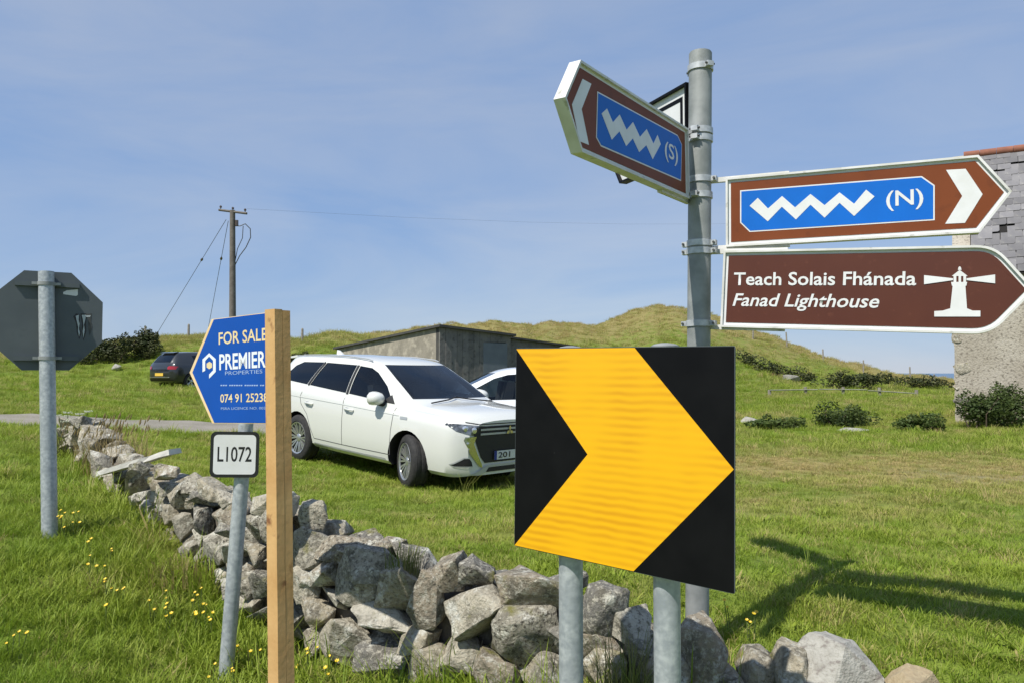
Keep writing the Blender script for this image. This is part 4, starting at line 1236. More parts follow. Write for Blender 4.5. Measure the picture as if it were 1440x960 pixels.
for k in range(3):
    a, b = k / 3, (k + 1) / 3 - .01
    p, q = r0 + (r1 - r0) * a, r0 + (r1 - r0) * b
    p.z, q.z = g(p.x, p.y) + R.uniform(.24, .32), g(q.x, q.y) + R.uniform(.22, .34)
    m_ = (p + q) / 2 + UP * R.uniform(-.06, .02); mb = MB(); mb.tube([p, m_, q], .032, 6); mb.build('rail', rail_white, fenceR)
for k in range(5):
    p = r0 + (r1 - r0) * (k / 4); p.z = g(p.x, p.y)
    mb = MB(); mb.tube([p - UP * .2 + Vector((0, .09, 0)), p + UP * R.uniform(.3, .5) + Vector((R.uniform(-.05, .05), .10, 0))], .08, 7); mb.build('post', post_wood, fenceR)

# --- loose pale rocks in the fields
def rock_thing(name, px, py, w, h, label, mat, d=None, me=None):
    b = hit(px, py, 8)
    o = link_mesh(name, (me or ROUND[len(name) % 5]))
    o.location = b + UP * (h / FPX * b.y * .34)
    o.scale = (w / FPX * b.y, w / FPX * b.y * .6, h / FPX * b.y)
    o.material_slots[0].link = 'OBJECT'; o.material_slots[0].material = mat
    return tag(o, label, 'rock')
rock_thing('flat_rock', 1198, 608, 46, 9, 'flat white stone lying in the grass before the dark shrubs', white_stone)
rock_thing('rock', 1053, 596, 24, 13, 'small pale rock in the grass just right of the chevron board', white_stone)
rock_thing('rock', 1112, 538, 24, 14, 'pale rock outcrop on the far green bank', white_stone, me=ROCKS[3])
rock_thing('rock', 164, 521, 13, 11, 'small white rock at the foot of the dark bushes on the left', white_stone)
# plank-like slab lying across the wall's far part
slab = MB()
q0, q1 = at(146, 664, 7.35), at(246, 634, 7.15)
mb = MB(); dv = (q1 - q0); L_ = dv.length; dv.normalize(); sd = dv.cross(UP).normalized(); upv = sd.cross(dv)
pts = []
for i in range(9):
    c = q0 + dv * L_ * i / 8
    for a, b in ((-.09, -.022), (.09, -.022), (.085, .022), (-.085, .022)):
        pts.append(c + sd * (a + R.uniform(-.008, .008)) + upv * (b + R.uniform(-.004, .004)))
fs = [(i * 4 + j, i * 4 + (j + 1) % 4, i * 4 + 4 + (j + 1) % 4, i * 4 + 4 + j) for i in range(8) for j in range(4)] + [(3, 2, 1, 0), (32, 33, 34, 35)]
mb.add(pts, fs); 
tag(mb.build('stone_slab', M('pale_slab_stone', (0.58, 0.57, 0.52), (0.46, 0.45, 0.41), 9, .85, 0, .3, 40)), 'long thin pale slab resting slanted on top of the wall', 'stone slab')

# ------------------------------------------------------------------ cars
paint_white = M('white_car_paint', (0.64, 0.65, 0.61), None, rough=0.35, coat=1.0)
paint_white2 = M('cool_white_car_paint', (0.70, 0.72, 0.73), None, rough=0.35, coat=1.0)
paint_grey = M('dark_grey_car_paint', (0.030, 0.033, 0.036), None, rough=0.3, metal=.4, coat=1.0)
car_dark = M('black_plastic', (0.012, 0.012, 0.013), None, rough=0.6)
interior = M('dark_car_interior', (0.018, 0.018, 0.020), None, rough=0.85)
tyre_m = M('tyre_rubber', (0.016, 0.016, 0.017), (0.032, 0.031, 0.03), 20, 0.85, 0, .3, 60)
rim_m = M('alloy_rim', (0.55, 0.56, 0.57), None, rough=0.3, metal=.8)
rim_dark = M('alloy_shadow_face', (0.05, 0.05, 0.052), None, rough=0.5, metal=.5)
chrome = M('chrome_trim', (0.62, 0.64, 0.66), None, rough=0.15, metal=1.0)
silver = M('silver_bumper_trim', (0.45, 0.47, 0.48), None, rough=0.4, metal=.4)
lamp_m = M('headlamp_lens', (0.22, 0.24, 0.26), (0.05, 0.055, 0.06), 16, 0.08, .3, coat=1.0)
lamp_eye = M('headlamp_projector', (0.75, 0.77, 0.80), None, rough=.1, metal=.8)
tail_red = M('tail_lamp_red', (0.32, 0.008, 0.012), None, rough=.15, coat=1.0)
plate_w = M('white_number_plate', (0.62, 0.63, 0.60), None, rough=.5)
plate_y = M('yellow_number_plate', (0.72, 0.47, 0.06), None, rough=.5)
plate_b = M('blue_plate_band', (0.01, 0.03, 0.22), None, rough=.5)
seam_m = M('panel_gap', (0.10, 0.10, 0.10), None, rough=.8)
def glass_material(name, tint, trans):
    m = bpy.data.materials.new(name); m.use_nodes = True
    nd, lk = m.node_tree.nodes, m.node_tree.links
    nd.clear()
    out = nd.new('ShaderNodeOutputMaterial')
    tr = nd.new('ShaderNodeBsdfTransparent'); tr.inputs['Color'].default_value = (*tint, 1)
    gl = nd.new('ShaderNodeBsdfGlossy'); gl.inputs['Roughness'].default_value = 0.02; gl.inputs['Color'].default_value = (.9, .95, 1, 1)
    fr = nd.new('ShaderNodeFresnel'); fr.inputs['IOR'].default_value = 1.5
    mx = nd.new('ShaderNodeMixShader')
    lk.new(fr.outputs[0], mx.inputs[0]); lk.new(tr.outputs[0], mx.inputs[1]); lk.new(gl.outputs[0], mx.inputs[2])
    lk.new(mx.outputs[0], out.inputs['Surface'])
    return m
glass = glass_material('windscreen_glass', (.86, .92, .90), 0)
privacy = glass_material('tinted_side_glass', (.14, .16, .18), 0)
front_side = glass_material('side_glass', (.62, .68, .68), 0)

def dense(tab, n=90):
    T = np.array(tab, float)
    x = np.linspace(T[0, 0], T[-1, 0], n)
    cols = [np.interp(x, T[:, 0], T[:, k]) for k in range(1, T.shape[1])]
    for _ in range(3):
        for c in cols: c[1:-1] = (c[:-2] + 2 * c[1:-1] + c[2:]) / 4
    return x, cols

def section(w, zb, zbelt, zt, wt):
    """Half cross-section from the middle of the floor up the side to the middle of the top."""
    P = [(0, zb), (.6 * w, zb), (.90 * w, zb + .01), (w - .035, zb + .06), (w - .012, zb + .16), (w, zb + .30),
         (w + .004, zb + (zbelt - zb) * .62), (w - .006, zbelt - .12), (w - .016, zbelt - .05), (w - .05, zbelt)]
    hi = (wt, max(zbelt + .004, zt - .055))
    for k in range(1, 6):
        t = k / 6
        bulge = .022 * math.sin(math.pi * t)
        P.append((P[9][0] + (hi[0] - P[9][0]) * t + bulge, P[9][1] + (hi[1] - P[9][1]) * t))
    P += [hi, (wt - .030, zt - .022), (wt - .085, zt - .004), (wt * .5, zt + .014), (wt * .25, zt + .020), (0, zt + .022)]
    return P

def loft(x, cols, fn=section):
    secs = [fn(*[c[i] for c in cols]) for i in range(len(x))]
    k = len(secs[0])
    full = 2 * k - 2
    vs, fs = [], []
    for xi, s in zip(x, secs):
        vs += [(xi, -y, z) for y, z in s]
        vs += [(xi, y, z) for y, z in s[-2:0:-1]]
    for i in range(len(x) - 1):
        for j in range(full):
            j2 = (j + 1) % full
            fs.append((i * full + j, i * full + j2, (i + 1) * full + j2, (i + 1) * full + j))
    fs.append(tuple(range(full - 1, -1, -1)))
    fs.append(tuple((len(x) - 1) * full + j for j in range(full)))
    return vs, fs

def tmp_obj(vs, fs, mats, mi=1):
    me = bpy.data.meshes.new('cut'); me.from_pydata([tuple(v) for v in vs], [], fs)
    for m in mats: me.materials.append(m)
    me.polygons.foreach_set('material_index', [mi] * len(me.polygons))
    bm = bmesh.new(); bm.from_mesh(me); bmesh.ops.recalc_face_normals(bm, faces=bm.faces); bm.to_mesh(me); bm.free()
    o = bpy.data.objects.new('cut', me); COL.objects.link(o)
    return o

def prism_vs(poly, to3, d0, d1):
    k = len(poly)
    vs = [to3(a, b, d0) for a, b in poly] + [to3(a, b, d1) for a, b in poly]
    fs = [tuple(range(k - 1, -1, -1)), tuple(range(k, 2 * k))] + [(i, (i + 1) % k, k + (i + 1) % k, k + i) for i in range(k)]
    return vs, fs

def patch(poly, to3, direction, bvh, eps, maxlen=.06):
    """A sheet with the outline poly laid onto the body along direction, eps proud of it."""
    bm = bmesh.new()
    f = bm.faces.new([bm.verts.new((a, b, 0)) for a, b in poly])
    bmesh.ops.triangulate(bm, faces=[f])
    for _ in range(6):
        le = [e for e in bm.edges if e.calc_length() > maxlen]
        if not le: break
        bmesh.ops.subdivide_edges(bm, edges=le, cuts=1, use_grid_fill=False)
        bmesh.ops.triangulate(bm, faces=bm.faces)
    d = Vector(direction)
    vs = []
    bm.verts.ensure_lookup_table()
    for v in bm.verts:
        o = Vector(to3(v.co.x, v.co.y, 0))
        loc, nor, idx, dist = bvh.ray_cast(o, d)
        if loc is None: loc = o + d * 1.6
        vs.append(loc - d * eps)
    bm.verts.index_update()
    fs = []
    for f in bm.faces:
        q = [v.index for v in f.verts]
        nrm = (vs[q[1]] - vs[q[0]]).cross(vs[q[2]] - vs[q[0]])
        if nrm.length < 1e-9: continue
        fs.append(tuple(q if nrm.dot(d) < 0 else q[::-1]))
    bm.free()
    return vs, fs

SIDE_R = (lambda a, b, d: (a, -2.5 + d, b)), (0, 1, 0)
SIDE_L = (lambda a, b, d: (a, 2.5 - d, b)), (0, -1, 0)
FRONT = (lambda a, b, d: (3.0 - d, a, b)), (-1, 0, 0)
REAR = (lambda a, b, d: (-7.0 + d, a, b)), (1, 0, 0)

def make_wheel(root, x, y, r, rimr, width, steer, spokes, name='wheel'):
    """Tyre, alloy rim and hub at the axle end; y<0 is the car's right side."""
    s = -1 if y < 0 else 1
    rot = Matrix.Rotation(steer, 3, 'Z')
    def tr(p): return Vector((x, y, r)) + rot @ Vector((p[0], p[1] * s, p[2]))
    def lathe(prof, n):
        vs, fs = [], []
        for a, rr in prof:
            for k in range(n):
                t = 2 * math.pi * k / n
                vs.append(tr((rr * math.cos(t), a, rr * math.sin(t))))
        for i in range(len(prof) - 1):
            for k in range(n):
                fs.append((i * n + k, i * n + (k + 1) % n, (i + 1) * n + (k + 1) % n, (i + 1) * n + k))
        return vs, fs
    h = width / 2
    mb = MB(); mb.add(*lathe([(-h, rimr), (-h, r * .90), (-h + .02, r * .975), (-h * .55, r), (-h * .5, r * .985), (-h * .45, r), (-.01, r), (0, r * .985), (.01, r), (h * .45, r), (h * .5, r * .985), (h * .55, r), (h - .02, r * .975), (h, r * .90), (h + .004, rimr * 1.06), (h - .012, rimr)], 40))
    ty = mb.build('wheel', tyre_m, root, local=True, smooth=True)
    mb = MB(); mb.add(*lathe([(h - .014, rimr * 1.0), (h - .002, rimr * .985), (h - .012, rimr * .93), (-h * .3, rimr * .90), (-h * .3, .0001)], 40)); rim = mb.build('rim', rim_dark, ty, local=True, smooth=True)
    mb = MB(); mb.add(*lathe([(h - .010, rimr * 1.005), (h + .003, rimr * .99), (h - .004, rimr * .92), (h - .02, rimr * .915)], 40)); mb.build('rim_lip', rim_m, ty, local=True, smooth=True)
    for k in range(spokes):
        t = 2 * math.pi * k / spokes
        for off in (-.13, .13):
            mb = MB()
            c0, c1 = t + off * .35, t + off
            def pt(rr, an, a): return tr((rr * math.cos(an), a, rr * math.sin(an)))
            w0, w1 = .10, .055
            vs = [pt(.045, c0 - w0 * 2, h - .035), pt(.045, c0 + w0 * 2, h - .035), pt(rimr * .93, c1 + w1, h - .008), pt(rimr * .93, c1 - w1, h - .008),
                  pt(.045, c0 - w0 * 2, h - .06), pt(.045, c0 + w0 * 2, h - .06), pt(rimr * .93, c1 + w1, h - .035), pt(rimr * .93, c1 - w1, h - .035)]
            mb.add(vs, [(0, 1, 2, 3), (7, 6, 5, 4), (0, 4, 5, 1), (1, 5, 6, 2), (2, 6, 7, 3), (3, 7, 4, 0)])
            mb.build('spoke', rim_m, ty, local=True)
    mb = MB(); mb.add(*lathe([(h - .055, .062), (h - .028, .058), (h - .022, .04), (h - .020, .0001)], 20)); mb.build('hub_cap', rim_m, ty, local=True, smooth=True)
    return ty

def make_car(root, tab, paint, wb, r, track, arch_r, side_windows, wind, rearw, cabin, steer, spokes, z_floor=.72):
    x, cols = dense(tab)
    vs, fs = loft(x, cols)
    solid = BVHTree.FromPolygons([Vector(v) for v in vs], fs)
    mats = [paint, car_dark, interior]
    body = tmp_obj(vs, fs, mats, 0)
    cutters = []
    for ax_ in (0.0, -wb):
        for s in (-1, 1):
            n = 28
            poly = [(ax_ + arch_r * math.cos(2 * math.pi * k / n), r + arch_r * math.sin(2 * math.pi * k / n)) for k in range(n)]
            v2, f2 = prism_vs(poly, lambda a, b, d: (a, s * d, b), .50, 1.3)
            cutters.append(tmp_obj(v2, f2, mats, 1))
    # hollow cabin
    xc = [i for i in range(len(x)) if cabin[0] <= x[i] <= cabin[1]]
    def inner(w, zb, zbelt, zt, wt):
        P = [(0, z_floor), (w - .16, z_floor), (w - .10, zbelt - .06), (w - .10, zbelt)]
        P += [(wt - .045, zt - .09), (wt - .10, zt - .045), (0, zt - .028)]
        return P
    v2, f2 = loft(x[xc], [c[xc] for c in cols], inner)
    cutters.append(tmp_obj(v2, f2, mats, 2))
    for poly in [w[0] for w in side_windows]:
        v2, f2 = prism_vs(poly, lambda a, b, d: (a, d, b), -1.4, 1.4)
        cutters.append(tmp_obj(v2, f2, mats, 1))
    v2, f2 = prism_vs(wind, lambda a, b, d: (d, a, b), cabin[1] - 1.05, 1.2)
    cutters.append(tmp_obj(v2, f2, mats, 1))
    v2, f2 = prism_vs(rearw, lambda a, b, d: (d, a, b), x[0] - .3, cabin[0] + .25)
    cutters.append(tmp_obj(v2, f2, mats, 1))
    for c in cutters:
        md = body.modifiers.new('cut', 'BOOLEAN'); md.operation = 'DIFFERENCE'; md.object = c; md.solver = 'EXACT'
    dg = bpy.context.evaluated_depsgraph_get(); dg.update()
    me = bpy.data.meshes.new_from_object(body.evaluated_get(dg))
    for o in cutters + [body]:
        m_ = o.data; bpy.data.objects.remove(o); bpy.data.meshes.remove(m_)
    me.name = 'body'
    me.polygons.foreach_set('use_smooth', [True] * len(me.polygons))
    me.set_sharp_from_angle(angle=math.radians(32))
    b = link_mesh('body', me, root)
    def sheet(name, poly, side, mat, eps, parent=b, maxlen=.06, smooth=True):
        v3, f3 = patch(poly, side[0], side[1], solid, eps, maxlen)
        mb = MB(); mb.add(v3, f3)
        return mb.build(name, mat, parent if parent is not b else root, local=True, smooth=60 if smooth else False, fixn=False)
    for poly, m_ in side_windows:
        for sd in (SIDE_R, SIDE_L):
            sheet('side_window', scale_poly(poly, -.006), sd, m_, -.006)
    sheet('windscreen', scale_poly(wind, -.006), FRONT, glass, -.006)
    sheet('rear_window', scale_poly(rearw, -.006), REAR, privacy, -.006)
    for ax_, st in ((0.0, steer), (-wb, 0.0)):
        for s in (-1, 1):
            make_wheel(root, ax_, s * (track / 2), r, r * .685, .225, st, spokes)
    # seats
    for sx_, ys in ((-1.05, (-.36, .36)), (-2.0, (-.4, .0, .4))):
        for yy in ys:
            mb = MB(); mb.box((sx_ + wbshift(wb) - .18, yy, z_floor + .27), (.13, .44 if len(ys) == 2 else .36, .52), Matrix.Rotation(-.2, 3, 'Y')); st_ = mb.build('seat', interior, root, local=True)
            mb = MB(); mb.box((sx_ + wbshift(wb) - .27, yy, z_floor + .62), (.09, .24, .16), Matrix.Rotation(-.2, 3, 'Y')); mb.build('headrest', interior, st_, local=True)
    mb = MB(); mb.tube([(cabin[1] - .42 + .17 * math.sin(t) * .35, -.36 + .18 * math.cos(t), z_floor + .26 + .17 * math.sin(t)) for t in np.linspace(0, 2 * math.pi, 17)], .014, 6, cap=False); mb.build('steering_wheel', car_dark, root, local=True)
    return b, solid, sheet
def wbshift(wb): return 0.0

def mirror_pod(root, x, y, z, paint, s):
    mb = MB()
    vs, fs = [], []
    prof = [(-.11, .03, .035), (-.10, .085, .075), (-.05, .115, .095), (.02, .115, .085), (.07, .085, .06), (.095, .03, .03)]
    n = 14
    for px_, ry, rz in prof:
        for k in range(n):
            t = 2 * math.pi * k / n
            cc, ss = math.cos(t), math.sin(t)
            q = 2.6
            e = (abs(cc) ** q + abs(ss) ** q) ** (-1 / q)
            vs.append((x + px_, y + s * (.10 + ry * cc * e), z + rz * ss * e))
    for i in range(len(prof) - 1):
        for k in range(n): fs.append((i * n + k, i * n + (k + 1) % n, (i + 1) * n + (k + 1) % n, (i + 1) * n + k))
    fs += [tuple(range(n - 1, -1, -1)), tuple((len(prof) - 1) * n + k for k in range(n))]
    mb.add(vs, fs)
    o = mb.build('wing_mirror', paint, root, local=True, smooth=True)
    mb = MB(); mb.tube([(x + .02, y - s * .03, z - .07), (x + .0, y + s * .08, z - .06)], [.04, .03], 8); mb.build('mirror_arm', car_dark, o, local=True, smooth=True)
    return o

def strip(sheet, name, pts, wd, side, mat, eps, parent=None):
    """Thin strip along a polyline laid on the body."""
    P = [Vector(p) for p in pts]; a, b = [], []
    for i, p in enumerate(P):
        t = (P[min(i + 1, len(P) - 1)] - P[max(i - 1, 0)]).normalized(); nn_ = Vector((-t.y, t.x))
        a.append(tuple(p + nn_ * wd / 2)); b.append(tuple(p - nn_ * wd / 2))
    return sheet(name, a + b[::-1], side, mat, eps) 

# --- white SUV
fr_hub, re_hub = at(577.5, 649, FPX / 108.5), at(424, 613, FPX / 91.7)
ang = math.atan2(fr_hub.y - re_hub.y, fr_hub.x - re_hub.x)
fw = Vector((math.cos(ang), math.sin(ang), 0)); lf_ = Vector((-fw.y, fw.x, 0))
suv_loc = fr_hub + lf_ * .80
zf = g(suv_loc.x, suv_loc.y); rr_ = suv_loc - fw * 2.67; zr = g(rr_.x, rr_.y) + .045
suv_loc.z = zf - .01
suv = thing('parked_suv', suv_loc, 'white SUV with front wheels turned, parked on the grass behind the wall', 'car', None, ang)
suv.rotation_euler = (0, -math.atan2(zf - zr, 2.67), ang)
SUV = [  # x, half width, floor, belt, top, half width of the top
 (-3.765, .68, .50, 1.02, 1.06, .60), (-3.72, .80, .40, 1.09, 1.14, .64), (-3.60, .862, .34, 1.13, 1.30, .62), (-3.46, .88, .31, 1.15, 1.51, .59), (-3.40, .885, .30, 1.15, 1.56, .59),
 (-3.0, .897, .28, 1.14, 1.595, .605), (-2.2, .90, .26, 1.105, 1.625, .625), (-1.6, .90, .25, 1.08, 1.625, .63), (-1.22, .90, .25, 1.06, 1.60, .625), (-1.05, .90, .25, 1.05, 1.57, .62),
 (-.62, .90, .25, 1.03, 1.375, .67), (-.26, .90, .25, 1.01, 1.185, .72), (-.10, .898, .25, 1.0, 1.095, .75), (.02, .897, .25, .99, 1.072, .757), (.40, .893, .25, .975, 1.055, .762), (.62, .885, .25, .955, 1.038, .745),
 (.78, .855, .25, .93, 1.018, .705), (.87, .79, .26, .90, .985, .64), (.93, .68, .28, .85, .93, .54)]
swin = [([(-.40, 1.06), (-1.42, 1.115), (-1.42, 1.508), (-1.15, 1.492), (-.98, 1.435), (-.68, 1.27)], front_side),
        ([(-1.50, 1.119), (-2.46, 1.165), (-2.28, 1.512), (-1.50, 1.514)], privacy),
        ([(-2.54, 1.169), (-3.20, 1.20), (-3.28, 1.235), (-3.12, 1.425), (-2.95, 1.49), (-2.36, 1.512)], privacy)]
wnd = [(-.67, 1.135), (.67, 1.135), (.61, 1.37), (.54, 1.545), (-.54, 1.545), (-.61, 1.37)]
rwn = [(-.56, 1.18), (.56, 1.18), (.50, 1.47), (-.50, 1.47)]
body, solid, sheet = make_car(suv, SUV, paint_white, 2.67, .352, 1.56, .405, swin, wnd, rwn, (-3.35, -.38), math.radians(-20), 10)
# dark surround of the side glass
for a, b in (((-1.46, 1.105), (-1.46, 1.515)), ((-2.50, 1.16), (-2.32, 1.515))):
    for sd in (SIDE_R, SIDE_L): strip(sheet, 'pillar_trim', [a, b], .055, sd, car_dark, .004)
for sd in (SIDE_R, SIDE_L):
    for pts in ([(-.36, .40), (-.34, .7), (-.30, 1.02)], [(-1.47, .40), (-1.47, 1.06)], [(-2.62, .98), (-2.58, 1.06)], [(-.36, .40), (-1.0, .395), (-1.47, .395), (-2.2, .40)], [(-2.2, .40), (-2.28, .52), (-2.40, .74), (-2.58, .88), (-2.62, .98)]):
        strip(sheet, 'door_gap', pts, .010, sd, seam_m, .002)
    strip(sheet, 'crease_line', [(-.2, .93), (-1.5, .965), (-3.2, .99)], .012, sd, seam_m if False else paint_white, .006)
    strip(sheet, 'sill_trim', [(-.46, .325), (-1.3, .32), (-2.2, .325)], .03, sd, silver, .006)
    for hx in (-1.30, -2.34):
        s = -1 if sd is SIDE_R else 1
        mb = MB(); mb.tube([(hx + .10, s * .905, .90), (hx + .07, s * .935, .905), (hx - .07, s * .935, .91), (hx - .10, s * .905, .91)], .014, 8); mb.build('door_handle', chrome if False else paint_white, suv, local=True, smooth=True)
        sheet('handle_recess', [(hx - .07 + .055 * math.cos(t) * 1.2, .895 + .035 * math.sin(t)) for t in np.linspace(0, 2 * math.pi, 13)[:-1]], sd, silver, .003)
    strip(sheet, 'fender_badge', [(-.16, .905), (-.02, .905)], .035, sd, silver, .005)
for s in (-1, 1): mirror_pod(suv, -.60, s * .86, 1.115, paint_white, s)
sheet('mirror_base', [(-.36, 1.06), (-.62, 1.07), (-.50, 1.17)], SIDE_R, car_dark, .006)
# roof fin and rails
mb = MB(); mb.add([(-3.02, -.02, 1.600), (-3.02, .02, 1.600), (-2.84, .025, 1.610), (-2.84, -.025, 1.610), (-3.03, -.006, 1.685), (-3.03, .006, 1.685), (-2.96, .008, 1.68), (-2.96, -.008, 1.68)], [(0, 1, 5, 4), (2, 3, 7, 6), (0, 4, 7, 3), (1, 2, 6, 5), (4, 5, 6, 7)]); mb.build('roof_fin', paint_white, suv, local=True)
for s in (-1, 1):
    mb = MB(); mb.tube([(-3.1, s * .57, 1.59), (-2.6, s * .60, 1.615), (-1.8, s * .61, 1.628), (-1.3, s * .61, 1.61), (-1.2, s * .61, 1.59)], .009, 8); mb.build('roof_rail', silver, suv, local=True, smooth=True)
mb = MB(); mb.add([(-3.38, -.52, 1.545), (-3.38, .52, 1.545), (-3.62, .50, 1.52), (-3.62, -.50, 1.52), (-3.38, -.52, 1.58), (-3.38, .52, 1.58), (-3.62, .50, 1.55), (-3.62, -.50, 1.55)], [(3, 2, 1, 0), (4, 5, 6, 7), (0, 1, 5, 4), (1, 2, 6, 5), (2, 3, 7, 6), (3, 0, 4, 7)]); mb.build('spoiler', paint_white, suv, local=True)
# front: grille, lamps, shield trims, plate
sheet('grille', [(-.62, .83), (-.54, .885), (.54, .885), (.62, .83), (.55, .66), (.47, .50), (.40, .43), (-.40, .43), (-.47, .50), (-.55, .66)], FRONT, car_dark, .008)
for zz_, th in ((.845, .024), (.79, .024)):
    sheet('grille_bar', [(-.50, zz_ - th / 2), (.50, zz_ - th / 2), (.50, zz_ + th / 2), (-.50, zz_ + th / 2)], FRONT, silver, .020)
for s in (-1, 1):
    sheet('headlamp', [(s * .40, .885), (s * .40, .80), (s * .62, .775), (s * .80, .83), (s * .872, .915), (s * .80, .92), (s * .62, .905)], FRONT, lamp_m, .006, maxlen=.04)
    for k, (yy, zz_) in enumerate(((.60, .84), (.70, .86))):
        loc, nor, _, _ = solid.ray_cast(Vector((3, s * yy, zz_)), Vector((-1, 0, 0)))
        mb = MB()
        cc = loc + Vector((.016, 0, 0))
        mb.tube([cc - Vector((.05, 0, 0)), cc, cc + Vector((.004, 0, 0))], [.036, .036, .02], 14); mb.build('projector_lamp', lamp_eye, suv, local=True, smooth=True)
    sheet('chrome_shield', [(s * .56, .765), (s * .72, .765), (s * .735, .72), (s * .66, .56), (s * .50, .40), (s * .44, .37), (s * .455, .42), (s * .54, .56), (s * .60, .68)], FRONT, chrome, .014, maxlen=.04)
    sheet('fog_lamp_recess', [(s * .62, .46), (s * .60, .40), (s * .80, .40), (s * .83, .42), (s * .72, .50), (s * .66, .50)], FRONT, car_dark, .006)
    strip(sheet, 'fog_lamp_trim', [(s * .60, .40), (s * .80, .398), (s * .835, .42), (s * .72, .508), (s * .655, .508)], .014, FRONT, silver, .012)
sheet('lower_trim', [(-.66, .30), (-.52, .335), (-.36, .405), (.36, .405), (.52, .335), (.66, .30), (.50, .285), (.40, .31), (.34, .375), (-.34, .375), (-.40, .31), (-.50, .285)], FRONT, silver, .020)
sheet('lower_intake', [(-.38, .315), (-.33, .37), (.33, .37), (.38, .315)], FRONT, car_dark, .010)
sheet('number_plate', [(-.26, .46), (.26, .46), (.26, .57), (-.26, .57)], FRONT, plate_w, .030)
sheet('plate_band', [(-.26, .46), (-.215, .46), (-.215, .57), (-.26, .57)], FRONT, plate_b, .032)
text_mesh('lettering', '201', Vector((.965, 0, 0)), Vector((0, 1, 0)), UP, Vector((1, 0, 0)), (-.19, .48, .02, .552), black_print, suv, 0.0, bold=.01, local=True)
dia = [[(0, 0), (.022, .035), (0, .07), (-.022, .035)]]
for k in range(3):                                            # three-pointed badge
    an = k * 2 * math.pi / 3
    q = [(a * math.cos(an) - b * math.sin(an), .815 + a * math.sin(an) + b * math.cos(an)) for a, b in dia[0]]
    sheet('grille_badge', q, FRONT, chrome, .034)
strip(sheet, 'bonnet_gap', [(-.66, .935), (-.5, .91), (.5, .91), (.66, .935)], .012, FRONT, car_dark, .004)
for s in (-1, 1):
    mb = MB(); mb.tube([(.05, s * .55, 1.10), (-.02, s * .2, 1.13), (-.10, s * .0, 1.155)], .010, 6); mb.build('wiper', car_dark, suv, local=True)
    sheet('tail_lamp', [(s * .50, .98), (s * .80, .98), (s * .82, 1.06), (s * .50, 1.05)], REAR, tail_red, .008)
mb = MB(); mb.box((-.52, 0, .90), (.34, 1.30, .34)); mb.build('dashboard', interior, suv, local=True)

# --- hatchbacks
HATCH = [
 (-3.43, .60, .46, .80, .86, .52), (-3.39, .76, .34, .92, 1.0, .62), (-3.28, .85, .26, .95, 1.12, .60), (-3.10, .87, .23, .955, 1.34, .555), (-3.0, .88, .22, .955, 1.41, .55), (-2.5, .893, .20, .95, 1.455, .575),
 (-1.8, .895, .19, .94, 1.475, .59), (-1.3, .895, .19, .93, 1.455, .585), (-1.08, .895, .19, .925, 1.41, .58), (-.65, .895, .19, .92, 1.22, .63), (-.22, .893, .19, .905, 1.02, .69), (-.08, .89, .19, .895, .965, .71),
 (.15, .885, .19, .87, .93, .715), (.45, .865, .19, .83, .88, .69), (.65, .81, .19, .78, .83, .63), (.76, .70, .20, .73, .77, .54), (.83, .55, .24, .66, .70, .42)]
hwin = [([(-.42, .965), (-1.50, .985), (-1.50, 1.375), (-1.22, 1.36), (-1.0, 1.30), (-.72, 1.155)], front_side), ([(-1.58, .987), (-2.45, 1.0), (-2.52, 1.30), (-2.2, 1.365), (-1.58, 1.378)], privacy)]
hwnd = [(-.62, 1.0), (.62, 1.0), (.57, 1.2), (.50, 1.385), (-.50, 1.385), (-.57, 1.2)]
hrwn = [(-.54, 1.02), (.54, 1.02), (.47, 1.32), (-.47, 1.32)]
